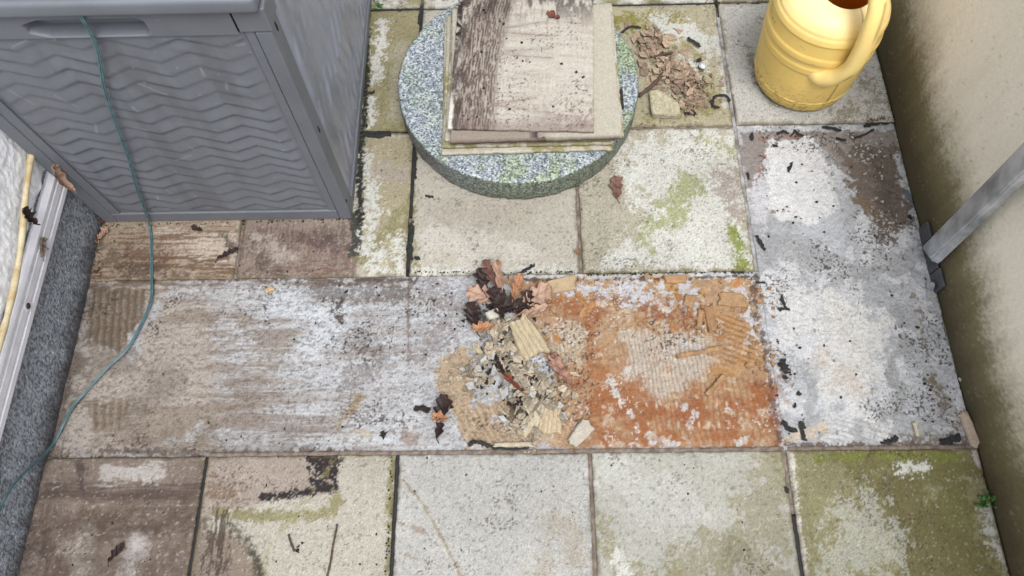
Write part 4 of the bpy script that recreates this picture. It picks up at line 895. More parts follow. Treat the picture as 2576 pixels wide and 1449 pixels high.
# ------------------------------------------------------------------ watering can
def build_can():
    C0 = Vector((1.397, .957, .002)); root = empty('watering_can', C0); setp(root, 'tall yellow plastic watering can with brown opening, standing upper right', 'watering can')
    m, nt, ln, b = new_mat('yellow_plastic', .46, .4)
    at = nt.new('ShaderNodeAttribute'); at.attribute_name = 'Col'; n = noise_node(nt, ln, 12, 4, .6); r = ramp(nt, ln, n.outputs[0], [(.3, (.92,) * 3), (.7, (1.05,) * 3)])
    mx = nt.new('ShaderNodeMix'); mx.data_type = 'RGBA'; mx.blend_type = 'MULTIPLY'; mx.inputs[0].default_value = 1; ln.new(at.outputs['Color'], mx.inputs[6]); ln.new(r.outputs[0], mx.inputs[7]); ln.new(mx.outputs[2], b.inputs['Base Color'])
    b.inputs['Subsurface Weight'].default_value = .25; b.inputs['Subsurface Radius'].default_value = (.02, .012, .004); b.inputs['Subsurface Scale'].default_value = .5
    n4 = noise_node(nt, ln, 500, 2, .5); bp = nt.new('ShaderNodeBump'); bp.inputs['Strength'].default_value = .08; bp.inputs['Distance'].default_value = .001; ln.new(n4.outputs[0], bp.inputs['Height']); ln.new(bp.outputs[0], b.inputs['Normal'])
    def prof(z):
        R = np.interp(z, [0, .004, .012, .03, .1, .2, .25, .274, .286], [.106, .113, .118, .122, .129, .132, .128, .121, .111])
        for (a, c_, h) in ((.043, .049, .0022), (.152, .180, .0024), (.188, .214, .0024), (.246, .268, .0026)):
            R = R + h * np.where((z > a) & (z < c_), np.sin((z - a) / (c_ - a) * math.pi) ** .5 if np.ndim(z) == 0 else 1, 0) if False else R + h * np.exp(-((z - (a + c_) / 2) / ((c_ - a) * .40)) ** 8)
        return R
    zs = np.concatenate([np.linspace(0, .012, 6), np.linspace(.016, .286, 130)]); na = 160; A = np.linspace(0, 2 * math.pi, na, endpoint=False)
    # opening: ellipse set back; shoulder lofts from the body's rim to the collar
    rows = []
    lx = lambda z: -.05 * z
    for z in zs: rows.append(np.stack([lx(z) + prof(z) * np.cos(A), prof(z) * np.sin(A), np.full(na, z)], -1))
    ocx, ocy, orr = -.004, -.014, .059
    base = rows[-1]
    tgt = np.stack([ocx + orr * np.cos(A), ocy + orr * np.sin(A), .309 + .004 * np.sin(A)], -1)
    for t in np.linspace(.1, 1, 9):
        q = base + (tgt - base) * t; q[:, 2] = base[:, 2] + (tgt[:, 2] - base[:, 2]) * math.sin(t * math.pi / 2); rows.append(q)
    rim = rows[-1].copy(); q = rim.copy(); q[:, 2] += .004; q[:, :2] = (q[:, :2] - [ocx, ocy]) * .985 + [ocx, ocy]; rows.append(q)
    q = rim.copy(); q[:, 2] += .001; q[:, :2] = (q[:, :2] - [ocx, ocy]) * .95 + [ocx, ocy]; rows.append(q)
    for t in np.linspace(.1, 1, 8):
        q = rim.copy(); q[:, :2] = (q[:, :2] - [ocx, ocy]) * (.95 + .55 * t) + np.array([ocx, ocy]) * (1 - t); q[:, 2] = q[:, 2] - .25 * t; rows.append(q)
    G_ = np.array(rows); nr = len(rows); X, Y, Z = G_[..., 0], G_[..., 1], G_[..., 2]
    c = np.ones(X.shape + (3,)) * lin((240, 206, 118)) * ALB * 1.38
    inner = np.zeros(X.shape, bool); inner[-9:] = True
    AA = np.arctan2(Y, X)
    c = c + (lin((255, 238, 190)) * .85 - c) * (sm(.24, .32, Z) * .75)[..., None]; c = lerp(c, (190, 168, 100), sm(.5, .75, fbm(AA, Z, 6, 5, 720, 1, 5)) * sm(.2, 0, Z) * .25)  # shoulder paled towards white: sky highlight painted into the colour
    c = lerp(c, (220, 170, 70), sm(.35, .0, np.abs(AA + 1.1)) * sm(.14, .2, Z) * sm(.30, .24, Z) * .6)
    c = lerp(c, (232, 196, 92), sm(.06, .0, Z) * .6)
    seam = np.abs(AA - (-1.33) - .0 * Z); c = lerp(c, (110, 80, 40), sm(.03, .008, seam) * sm(.02, .03, Z) * sm(.34, .3, Z) * .7)
    sp = vn(AA * 60, Z * 420, 700); c = lerp(c, (88, 64, 34), sm(.80, .86, sp * (1.0 + .12 * sm(.1, 0, Z))) * sm(.16, 0, Z) * .8)
    c = lerp(c, (120, 104, 40), sm(.014, .0, Z - .01 * vn(AA * 30, Z * 40, 9)) * .5)
    for q in range(26):
        rq = random.Random(q); a0, z0 = rq.uniform(-2.6, -.4), rq.uniform(.02, .27); c = lerp(c, (206, 168, 92) if q % 2 else (255, 240, 200), sm(.0016, .0003, sd_line(AA * .13, Z, [(a0 * .13, z0), (a0 * .13 + rq.uniform(-.02, .02), z0 + rq.uniform(-.012, .012))])) * .6)
    c = lerp(c, (126, 100, 52), sm(.56, .70, fbm(AA * .13, Z, 60, 5, 730, g=.7)) * sm(.09, 0, Z) * .7)
    c[inner] = lin((214, 122, 26)) * ALB * 1.3
    i = np.arange(na)[None, :] + np.arange(nr - 1)[:, None] * na; j = (np.arange(na)[None, :] + 1) % na + np.arange(nr - 1)[:, None] * na
    Q = np.stack([i, j, j + na, i + na], -1).reshape(-1, 4)
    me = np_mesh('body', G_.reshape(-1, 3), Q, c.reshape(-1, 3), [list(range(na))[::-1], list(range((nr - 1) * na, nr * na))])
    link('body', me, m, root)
    # handle: flattened loop from low on the front to over the opening
    az = math.radians(277); ca, sa = math.cos(az), math.sin(az)
    def hp(rad, z, off=0): return Vector((rad * ca - off * sa, rad * sa + off * ca, z))
    hp_pts = [hp(.100, .160, -.022), hp(.120, .158, -.018), hp(.138, .176, -.010), hp(.148, .21, .002), hp(.148, .255, .004), hp(.142, .31, .002), hp(.122, .365, .002), hp(.08, .405, .0), hp(.03, .42, .0), hp(-.03, .41, 0), hp(-.07, .36, 0), hp(-.08, .29, 0)]
    hp_ = smooth_path(hp_pts, 8); nh = len(hp_)
    rad = [np.interp(k / nh, [0, .05, .12, .2, .3, .6, 1], [.052, .048, .037, .027, .025, .023, .022]) for k in range(nh)]
    bm = bmesh.new(); tube_bm(bm, hp_, rad, 20, (1.0, .72)); me = bpy.data.meshes.new('handle'); bm.to_mesh(me); bm.free()
    a = me.color_attributes.new('Col', 'FLOAT_COLOR', 'POINT'); cc = np.ones((len(me.vertices), 4), np.float32)
    co = np.zeros(len(me.vertices) * 3); me.vertices.foreach_get('co', co); co = co.reshape(-1, 3)
    hc = np.ones((len(co), 3)) * lin((246, 218, 140)) * ALB * 1.38
    hc = lerp(hc, (150, 110, 60), sm(.0022, .0006, np.abs(-sa * co[:, 0] + ca * co[:, 1] - np.interp(co[:, 2], [.13, .180, .215, .25, .31], [-.022, -.010, .002, .004, .004]) - .004)) * (np.hypot(co[:, 0], co[:, 1]) > .13) * .7)
    cc[:, :3] = hc; a.data.foreach_set('color', cc.ravel()); link('handle', me, m, root)
    # spout rising on the far side
    bm = bmesh.new(); sp_ = [Vector((-.085 * ca, -.085 * sa, .05)), Vector((-.16 * ca, -.16 * sa, .16)), Vector((-.24 * ca, -.24 * sa, .30)), Vector((-.31 * ca, -.31 * sa, .40))]
    sp_ = smooth_path(sp_, 6); tube_bm(bm, sp_, [.028 - .016 * k / (len(sp_) - 1) for k in range(len(sp_))], 16)
    me = bpy.data.meshes.new('spout'); bm.to_mesh(me); bm.free(); a = me.color_attributes.new('Col', 'FLOAT_COLOR', 'POINT'); cc = np.ones((len(me.vertices), 4), np.float32); cc[:, :3] = lin((238, 208, 128)) * ALB; a.data.foreach_set('color', cc.ravel()); link('spout', me, m, root)
    # raised lettering, wrapped letter by letter round the body
    word = 'Liter'; z_ = .224; a0 = math.radians(172); adv = [.0085, .0055, .0085, .0125, .0095]; s = 0; R_ = float(prof(np.array(.235))) + .0003
    bmt = bmesh.new()
    for ch, ad in zip(word, adv):
        cu = bpy.data.curves.new('t', 'FONT'); cu.body = ch; cu.size = .022; cu.extrude = .0016; ob = bpy.data.objects.new('t', cu); COL.objects.link(ob)
        bpy.context.view_layer.update(); dg = bpy.context.evaluated_depsgraph_get(); mm = bpy.data.meshes.new_from_object(ob.evaluated_get(dg))
        ang = a0 + s / R_; rot = Matrix.Translation((lx(z_) + R_ * math.cos(ang), R_ * math.sin(ang), z_)) @ Matrix.Rotation(ang + math.pi / 2, 4, 'Z') @ Matrix.Rotation(math.pi / 2, 4, 'X')
        mm.transform(rot); bmt.from_mesh(mm); bpy.data.objects.remove(ob); bpy.data.meshes.remove(mm); s += ad + .002
    me = bpy.data.meshes.new('lettering'); bmt.to_mesh(me); bmt.free(); a = me.color_attributes.new('Col', 'FLOAT_COLOR', 'POINT'); cc = np.ones((len(me.vertices), 4), np.float32); cc[:, :3] = lin((240, 214, 140)) * ALB; a.data.foreach_set('color', cc.ravel()); link('lettering', me, m, root, False)
build_can()

# ------------------------------------------------------------------ leaves
def leaf_mat(name, c, c2, vein=(120, 80, 60)):
    m, nt, ln, b = new_mat(name, .62, .35)
    at = nt.new('ShaderNodeAttribute'); at.attribute_name = 'Col'
    n = noise_node(nt, ln, 60, 5, .65); r = ramp(nt, ln, n.outputs[0], [(.36, tuple(lin(c2) * ALB)), (.6, tuple(lin(c) * ALB))])
    mx = nt.new('ShaderNodeMix'); mx.data_type = 'RGBA'; mx.blend_type = 'MULTIPLY'; mx.inputs[0].default_value = 1; ln.new(at.outputs['Color'], mx.inputs[7]); ln.new(r.outputs[0], mx.inputs[6]); ln.new(mx.outputs[2], b.inputs['Base Color'])
    n2 = noise_node(nt, ln, 150, 4, .6); bp = nt.new('ShaderNodeBump'); bp.inputs['Strength'].default_value = .4; bp.inputs['Distance'].default_value = .002; ln.new(n2.outputs[0], bp.inputs['Height']); ln.new(bp.outputs[0], b.inputs['Normal'])
    return m
ML = {'tan': leaf_mat('leaf_tan', (204, 172, 150), (174, 136, 114)), 'dark': leaf_mat('leaf_dark', (66, 46, 42), (36, 26, 28)), 'red': leaf_mat('leaf_red', (144, 84, 66), (104, 60, 52)),
      'brown': leaf_mat('leaf_brown', (142, 104, 90), (96, 68, 62)), 'orange': leaf_mat('leaf_orange', (196, 148, 112), (164, 112, 80)), 'grey': leaf_mat('leaf_grey', (150, 136, 120), (118, 102, 90)), 'two': leaf_mat('leaf_two', (190, 146, 122), (100, 66, 64))}
def leaf(px, py, L, Wd, rz, mat, label, z=.004, curl=.3, fold=.15, tilt=(0, 0), lobes=4, seed=0, xy=None, twist=0, group=None, rot=None, stalk=True):
    r = random.Random(seed + 11); nl, nw = 34, 13; V = []; C = []
    for i in range(nl):
        t = i / (nl - 1)
        env = math.sin(math.pi * min(1, t * .92 + .06)) ** .6 * (.55 + .55 * t)
        lob = .80 + .22 * math.cos(2 * math.pi * lobes * t + .5 + seed) + .05 * math.sin(17 * t + seed)
        for j in range(nw):
            s = (j / (nw - 1) - .5) * 2
            lw = env * (lob if abs(s) > .3 else lob) * (1 + .12 * math.sin(9 * t + seed + (3 if s > 0 else 0)))
            if i in (0, nl - 1): lw = .03
            x = s * lw * Wd / 2; y = (t - .5) * L + abs(s) * lw * .12 * L
            zz = curl * L * ((t - .5) ** 2) * 1.6 + fold * abs(x) * 1.5 + curl * .5 * Wd * (s * s) * lw + .0025 * math.sin(23 * t + 5 * s + seed) + twist * x * (t - .5) * 20 * .3
            vein = 1 - .35 * math.exp(-(s * 14) ** 2); side = 1 - .12 * math.exp(-(math.sin(math.pi * (t * 7 - abs(s) * 1.5)) * 6) ** 2)
            V.append((x, y, zz)); C.append((vein * side,) * 3)
    V = np.array(V); V[:, 2] -= V[:, 2].min(); Cc = np.array(C); n = len(V); th = .0005
    Vb = V.copy(); Vb[:, 2] -= th; Q = gridq(nw, nl); Qb = gridq(nw, nl, n)[:, ::-1]
    idx = np.arange(n).reshape(nl, nw); ring = np.concatenate([idx[0, :], idx[1:, -1], idx[-1, -2::-1], idx[-2:0:-1, 0]]); side = np.stack([ring, ring + n, np.roll(ring, -1) + n, np.roll(ring, -1)], -1)
    me = np_mesh('leaf', np.concatenate([V, Vb]), np.concatenate([Q, Qb, side]), np.concatenate([Cc, Cc * .9]))
    bm = bmesh.new(); bm.from_mesh(me)
    if stalk: tube_bm(bm, [(0, -.5 * L, V[0, 2]), (.003, -.6 * L, V[0, 2] * .8 + .001), (.006, -.68 * L, .002)], [.0011, .0009, .0012], 6)
    bm.to_mesh(me); bm.free(); me.materials.append(ML[mat])
    o = link('oak_leaf', me); x, y = xy or W(px, py, z); o.location = (x, y, z); o.rotation_euler = rot or (tilt[0], tilt[1], math.radians(rz)); setp(o, label, 'leaf', group)
    return o
leaf(1550, 474, .062, .046, 0, 'brown', 'red brown oak leaf lying on the white flaking tile below the granite slab', .002, .15, .1, seed=3, lobes=3)
leaf(1392, 42, .036, .026, 60, 'red', 'small red brown leaf fragment on the topmost lifted tile', .1425, .25, .2, seed=5, lobes=2, stalk=False)
leaf(1215, 745, .075, .055, 70, 'tan', 'pale tan oak leaf on the left flank of the leaf heap', .006, .2, .12, seed=1, tilt=(.1, -.2))
leaf(1256, 700, .085, .030, 8, 'tan', 'rolled tan oak leaf standing out at the top of the leaf heap', .014, .1, 1.1, seed=2, tilt=(.35, 0), lobes=2)
leaf(1233, 690, .070, .034, 25, 'brown', 'brown curled leaf left of the rolled tan leaf in the heap', .012, .2, .6, seed=4, tilt=(.2, 0))
leaf(1345, 748, .085, .070, -60, 'tan', 'broad tan oak leaf lying flat on the right of the leaf heap', .004, .12, .05, seed=6, lobes=4)
leaf(1300, 722, .060, .035, -20, 'orange', 'orange tan leaf in the middle of the leaf heap', .014, .3, .3, seed=7, tilt=(.2, .1))
leaf(1340, 785, .075, .028, -75, 'tan', 'narrow folded tan leaf at the lower right of the leaf heap', .006, .15, .5, seed=8, lobes=3)
leaf(1212, 708, .060, .045, 10, 'dark', 'dark wet leaf at the upper left of the leaf heap', .008, .3, .2, seed=9, tilt=(.1, .2))
leaf(1190, 800, .070, .045, 12, 'dark', 'black brown wet leaf at the lower left of the leaf heap', .005, .3, .3, seed=10, lobes=5)
leaf(1285, 770, .080, .055, 80, 'dark', 'black wet leaf under the tan leaves of the heap', .010, .35, .3, seed=11, lobes=5)
leaf(1250, 765, .075, .050, 20, 'dark', 'dark crumpled leaf in the centre of the leaf heap', .012, .4, .3, seed=12, tilt=(.2, .1), lobes=5)
leaf(1322, 765, .06, .04, -20, 'dark', 'dark crumpled leaf beneath the broad tan leaf', .003, .3, .3, seed=13)
leaf(1218, 826, .050, .036, 100, 'orange', 'small orange leaf between the black leaf and the mortar flakes', .014, .35, .3, seed=14, lobes=3)
leaf(1412, 935, .088, .042, 30, 'two', 'two tone oak leaf, tan above and dark purple below, beside the flakes', .007, .25, .2, seed=15, lobes=5)
leaf(1290, 965, .060, .018, 45, 'red', 'rolled rust red leaf in the middle of the mortar flakes', .022, .1, 1.0, seed=16, lobes=2)
leaf(1262, 930, .040, .016, 30, 'dark', 'thin dark leaf scrap above the rust red leaf', .018, .2, .6, seed=17)
leaf(1113, 1030, .060, .048, -10, 'dark', 'dark oak leaf on the mortar at the left of the rust area', .004, .3, .2, seed=18, lobes=3)
leaf(1108, 1052, .034, .032, 80, 'orange', 'orange brown leaf lying on the dark leaf left of the rust area', .010, .35, .3, seed=19, lobes=2)
leaf(1105, 1085, .035, .026, -15, 'dark', 'small black leaf below the orange brown leaf', .003, .3, .3, seed=20, lobes=2)
leaf(1451, 636, .016, .012, 20, 'orange', 'tiny orange leaf scrap beside a joint below the granite slab', .004, .3, .2, seed=21, lobes=1, stalk=False)
leaf(498, 578, .030, .018, 70, 'dark', 'small dark leaf scrap on the brown tile close to the box front', .003, .4, .3, seed=22, lobes=2, stalk=False)
leaf(575, 640, .052, .020, -60, 'dark', 'dark curled leaf by the joint between the two brown tiles', .003, .2, .5, seed=23, lobes=4)
leaf(295, 1390, .040, .022, -35, 'dark', 'dark leaf scrap on the smeared tile at the bottom left', .003, .2, .3, seed=24, lobes=3)
def wall_leaf(px, py, x, L, Wd, ang, mat, label, seed, lobes=3, curl=.3):
    p = PLX(px, py, x); e = (Matrix.Rotation(math.pi / 2, 4, 'Y') @ Matrix.Rotation(math.radians(ang), 4, 'Z')).to_euler()
    leaf(0, 0, L, Wd, 0, mat, label, z=p.z, curl=curl, fold=.2, seed=seed, lobes=lobes, xy=(p.x, p.y), rot=e)
wall_leaf(146, 450, -.312, .085, .046, 82, 'tan', 'tan folded leaf caught between the box and the metal strip', 30)
wall_leaf(52, 357, -.336, .036, .026, 60, 'tan', 'tan lobed leaf stuck to the white render above the cane tip', 31)
wall_leaf(66, 545, -.322, .050, .036, 80, 'dark', 'dark brown lobed leaf hanging on the cream cane', 32, 5)
wall_leaf(103, 622, -.333, .042, .028, 20, 'grey', 'greyish faded leaf stuck on the metal strip', 33, 2, .1)
leaf(255, 548, .045, .025, 30, 'brown', 'brown leaf in the corner beneath the box at the plinth', .006, .3, .4, seed=34)
leaf(262, 590, .034, .026, -30, 'tan', 'pale tan leaf on the tile corner below the storage box', .004, .3, .3, seed=35, lobes=2)
leaf(243, 600, .022, .016, 10, 'orange', 'small orange leaf against the plinth below the storage box', .003, .3, .3, seed=36, lobes=2)

# ------------------------------------------------------------------ flakes, chips, crumbs
def shard_mesh(name, sz, th, seed, mat, elong=1., ridges=False):
    r = random.Random(seed); n = r.choice((3, 4, 4, 5, 5)); bm = bmesh.new(); ang = sorted(r.uniform(-.25, .25) + 2 * math.pi * k / n for k in range(n))
    top = []; bot = []; cx = 0
    outl = []
    for a in ang:
        q = r.uniform(.8, 1.2); outl.append((math.cos(a) * sz * q * elong / 2, math.sin(a) * sz * q / elong / 2))
    # subdivide the outline for jagged edges
    pts = []
    for k in range(n):
        a, b = outl[k], outl[(k + 1) % n]; pts.append(a)
        for t in (.35, .7): pts.append((a[0] + (b[0] - a[0]) * t + r.uniform(-.05, .05) * sz, a[1] + (b[1] - a[1]) * t + r.uniform(-.05, .05) * sz))
    t1 = [bm.verts.new((x * .93, y * .93, th / 2 + r.uniform(-.12, .12) * th)) for x, y in pts]
    t2 = [bm.verts.new((x, y, th * .2)) for x, y in pts]; t3 = [bm.verts.new((x * .97, y * .97, -th / 2)) for x, y in pts]
    c = bm.verts.new((0, 0, th * .62)); m_ = len(pts)
    mid = [bm.verts.new((x * .5, y * .5, th * (.52 + r.uniform(-.12, .14)))) for x, y in pts]
    for k in range(m_):
        l = (k + 1) % m_; bm.faces.new((c, mid[k], mid[l])); bm.faces.new((mid[k], t1[k], t1[l], mid[l])); bm.faces.new((t1[k], t2[k], t2[l], t1[l])); bm.faces.new((t2[k], t3[k], t3[l], t2[l]))
    bm.faces.new(t3[::-1]); me = bpy.data.meshes.new(name); bm.normal_update(); bm.to_mesh(me); bm.free(); me.materials.append(mat); return me
def scatter(name, label, cat, group, meshes, spots):
    for k, (x, y, z, rz, tx, ty, sc) in enumerate(spots):
        o = bpy.data.objects.new(name, meshes[k % len(meshes)]); COL.objects.link(o); o.location = (x, y, z); o.rotation_euler = (tx, ty, rz); o.scale = (sc, sc, min(sc, 1.2)); setp(o, label, cat, group)
def pile_spots(n, cores, r, hz, smin, smax, tiltmax, base=0.):
    out = []
    for k in range(n):
        (px, py, spread, w) = r.choices(cores, [c[3] for c in cores])[0]; x0, y0 = W(px, py)
        rr = abs(r.gauss(0, 1)) * spread * PX; a = r.uniform(0, 6.283); q = max(0, 1 - rr / (spread * PX * 2.2))
        s = r.uniform(smin, smax) * (1.1 - .3 * q); z = base + .0015 + hz * q * r.random()
        out.append((x0 + rr * math.cos(a), y0 + rr * math.sin(a), z, r.uniform(0, 6.283), r.gauss(0, tiltmax) * q, r.gauss(0, tiltmax) * q, s))
    return out
r = random.Random(21)
chips = [shard_mesh('tan_chip', .020, .0028, 100 + k, M_chip, r.choice((1, 1.15, 1.35))) for k in range(10)]
fine = [shard_mesh('small_tan_chip', .009, .0022, 130 + k, M_chip, r.choice((1, 1.2, 1.5))) for k in range(8)]
heap = [(1640, 130, 42, 1.3), (1680, 185, 42, 1.6), (1730, 215, 40, 1.3), (1740, 255, 26, .5), (1650, 100, 34, .9)]
def clip_disc(sp): return [s for s in sp if math.hypot(s[0] - .667, s[1] - .905) > .308]
scatter('tan_chip', 'flat tan mortar chip in the heap right of the granite slab', 'chip', 'tan chips heaped right of the granite slab', chips, clip_disc(pile_spots(230, heap, r, .020, .7, 1.5, .5)))
scatter('small_tan_chip', 'small tan crumb among the chips right of the granite slab', 'crumb', 'small tan crumbs in the chip heap', fine, clip_disc(pile_spots(250, [(1720, 225, 40, 2), (1760, 215, 40, 1), (1680, 170, 50, 1), (1730, 280, 24, .6), (1640, 300, 40, .3)], r, .010, .6, 1.3, .5)))
r = random.Random(5)
fl = [shard_mesh('mortar_flake', .023, .0032, 200 + k, M_flake, r.choice((1.1, 1.4, 1.8, 2.3))) for k in range(12)]
flg = [shard_mesh('grey_mortar_flake', .022, .004, 230 + k, M_flakegrey, r.choice((1, 1.2, 1.4))) for k in range(5)]
ff = [shard_mesh('mortar_crumb', .009, .003, 250 + k, M_flake, r.choice((1, 1.3, 1.6))) for k in range(8)]
core = [(1258, 830, 24, 1.0), (1275, 880, 30, 1.5), (1300, 930, 40, 1.7), (1330, 985, 42, 1.6), (1385, 1010, 36, 1.1), (1320, 1065, 44, 1.0), (1225, 900, 34, .8), (1200, 950, 34, .5)]
scatter('mortar_flake', 'cream mortar flake in the heap below the oak leaves', 'flake', 'cream mortar flakes heaped below the leaves', fl, pile_spots(290, core, r, .024, .5, 1.25, .6, -.006))
scatter('grey_mortar_flake', 'light grey mortar flake mixed into the heap below the leaves', 'flake', 'light grey mortar flakes in the centre heap', flg, pile_spots(46, core, r, .016, .6, 1.2, .4, -.004))
scatter('mortar_crumb', 'small cream crumb scattered round the centre mortar heap', 'crumb', 'cream crumbs round the centre heap', ff, pile_spots(280, core + [(1200, 960, 60, 1), (1130, 900, 40, .4), (1300, 1090, 60, .8)], r, .010, .5, 1.2, .5, -.006))
M_dirt = plain_mat('black_dirt', (52, 42, 40), .95, .4, 200, .6, 400)
dk = [shard_mesh('dirt_clump', .010, .005, 280 + k, M_dirt) for k in range(5)]
scatter('dirt_clump', 'black damp dirt clump between leaves and mortar flakes', 'dirt clump', 'black dirt clumps in the centre heap', dk, pile_spots(240, [(1320, 985, 46, 1.3), (1275, 890, 34, 1.2), (1240, 770, 26, 1), (1290, 775, 22, .8), (1195, 800, 18, .7), (1270, 900, 24, .4), (1225, 960, 22, .5), (1310, 1010, 16, .4), (1120, 1020, 12, .3)], r, .014, .5, 1.3, .6, -.006))
# the larger single pieces
def big_piece(px, py, w, l, th, rz, label, mat, name='mortar_piece', groove=0, z=-.004, tilt=(0, 0), pts=None, cat='mortar piece'):
    """flat broken piece; groove = comb spacing on its top"""
    x, y = W(px, py); res = .0022; nx = max(6, int(w / res)); ny = max(6, int(l / res)); U, V = np.meshgrid(np.linspace(-1, 1, nx), np.linspace(-1, 1, ny))
    s = int(px + py); rot = math.radians(rz)
    ex = 1 + (fbm(V * .03 + s, U * .0, 60, 3, 3) - .5) * .45; ey = 1 + (fbm(U * .03 + s, V * .0, 60, 3, 7) - .5) * .45
    taper = 1 - .18 * V * math.sin(s)
    X = U * w / 2 * ex * taper; Y = V * l / 2 * ey
    d = np.minimum(1 - np.abs(U), 1 - np.abs(V)); Z = th * sm(0, .10, d) ** .5 + (fbm(X + s, Y, 160, 3, 5) - .5) * .0015
    c = np.ones(X.shape + (3,)) * lin(mat) * ALB * (1 + (fbm(X + s, Y, 90, 4, 6) - .5) * .5)[..., None]
    if groove:
        g = .5 + .5 * np.cos(X / groove * 2 * math.pi + (fbm(X, Y, 40, 2, 8) - .5) * 3); Z = Z - (1 - g) ** 3 * .0012 * sm(0, .1, d); c = lerp(c, (140, 112, 82), (1 - g) ** 5 * .5)
    me = slab_mesh(name, np.stack([X, Y, Z], -1), c, (0, 0, -.002)); o = link(name, me, M_bed); o.location = (x, y, z); o.rotation_euler = (tilt[0], tilt[1], rot); setp(o, label, cat); return o
big_piece(1325, 850, .060, .100, .008, 28, 'large yellowish grooved mortar piece right of the black leaves', (196, 182, 152), groove=.012, z=.006, tilt=(.08, .06))
big_piece(1385, 1055, .046, .058, .006, -8, 'pale grooved mortar piece at the lower right of the flake heap', (206, 188, 158), groove=.010, z=-.003)
big_piece(1460, 1090, .030, .062, .009, -42, 'rough grey wedge of mortar beside the lower joint', (196, 188, 174), z=-.004, tilt=(0, .1))
big_piece(1352, 1040, .024, .058, .006, -20, 'long pale mortar piece left of the grooved one', (204, 194, 170), z=-.002)
big_piece(1325, 1075, .024, .045, .006, -35, 'short cream mortar piece near the lower joint', (202, 188, 160), z=-.003)
big_piece(1415, 715, .062, .036, .007, 12, 'rust edged yellow mortar lump at the top of the rust area', (196, 172, 138), z=-.004)
big_piece(1845, 752, .062, .034, .004, -8, 'cracked ochre mortar plate at the upper right of the rust area', (180, 146, 110), z=-.004)
big_piece(1788, 800, .020, .070, .005, 4, 'upright ochre mortar bar in the rust area', (174, 136, 98), groove=.010, z=-.004)
big_piece(1735, 755, .034, .026, .004, 68, 'broken ochre mortar plate above the upright bar', (176, 140, 104), z=-.004)
big_piece(1762, 800, .014, .045, .004, -14, 'slanting ochre mortar sliver beside the upright bar', (178, 140, 104), z=-.004)
big_piece(1240, 795, .030, .022, .008, 20, 'pale grey mortar lump on top of the flakes beneath the leaves', (206, 202, 188), z=.010)
big_piece(1700, 700, .05, .02, .005, 0, 'small tan mortar crust at the upper joint of the rust area', (186, 148, 108), z=-.004)
big_piece(2368, 1000, .03, .06, .003, 10, 'flat grey crust by the wall foot in the right column', (190, 186, 178), z=-.0055) if False else None
big_piece(1290, 1118, .09, .013, .006, 1, 'row of cream mortar pieces lying along the lower joint', (196, 186, 164), z=-.004)
big_piece(676, 726, .022, .014, .004, 25, 'small tan chip near the upper joint on the streaked bed', (206, 178, 140), z=-.004)
big_piece(2306, 1078, .008, .032, .003, 3, 'small cream sliver on the right mortar bed near the olive tile', (214, 200, 172), z=-.004)
big_piece(2440, 1080, .020, .075, .009, 8, 'pinkish mortar lump in the lower right corner of the bare bed', (196, 178, 158), z=-.004)
# triangular concrete fragment in the chip heap
cc_ = [(1633, 232), (1655, 226), (1708, 262), (1712, 292), (1640, 290)]
bm = bmesh.new(); t_ = [W(*p, .015) for p in cc_]; top = [bm.verts.new((x, y, .019)) for x, y in t_]; bt = [bm.verts.new((x + .001, y + .001, 0.0015)) for x, y in t_]
bm.faces.new(top[::-1]); bm.faces.new(bt)
for k in range(5): bm.faces.new((top[k], top[(k + 1) % 5], bt[(k + 1) % 5], bt[k]))
bmesh.ops.recalc_face_normals(bm, faces=bm.faces); bmesh.ops.bevel(bm, geom=list(bm.edges), offset=.0022, segments=2, affect='EDGES')
bmesh.ops.subdivide_edges(bm, edges=list(bm.edges), cuts=2, use_grid_fill=True)
for v in bm.verts: v.co += Vector((r.uniform(-1, 1), r.uniform(-1, 1), r.uniform(-1, 1))) * .0006
M_conc = plain_mat('broken_concrete', (206, 198, 172), .9, .25, 120, .6, 350, c2=(166, 158, 130))
setp(bm_obj('concrete_fragment', bm, M_conc, None, False), 'wedge shaped concrete fragment at the near side of the chip heap', 'fragment')
# flat slivers on the rust bed
for (a, b, w, lab) in (((1703, 897), (1822, 874), .009, 'long thin mortar sliver lying across the rust ridges'), ((1777, 993), (1822, 944), .009, 'shorter mortar sliver slanting on the rust bed')):
    x0, y0 = W(*a); x1, y1 = W(*b); bm = bmesh.new(); L = math.hypot(x1 - x0, y1 - y0); box_bm(bm, -L / 2, L / 2, -w / 2, w / 2, 0, .006, .0012, 1)
    bmesh.ops.subdivide_edges(bm, edges=[e for e in bm.edges if e.calc_length() > .03], cuts=10)
    for v in bm.verts: v.co += Vector((0, r.uniform(-1, 1) * .0012, r.uniform(-1, 1) * .0006))
    o = bm_obj('mortar_sliver', bm, M_sliver); o.location = ((x0 + x1) / 2, (y0 + y1) / 2, -.002); o.rotation_euler.z = math.atan2(y1 - y0, x1 - x0); setp(o, lab, 'sliver')
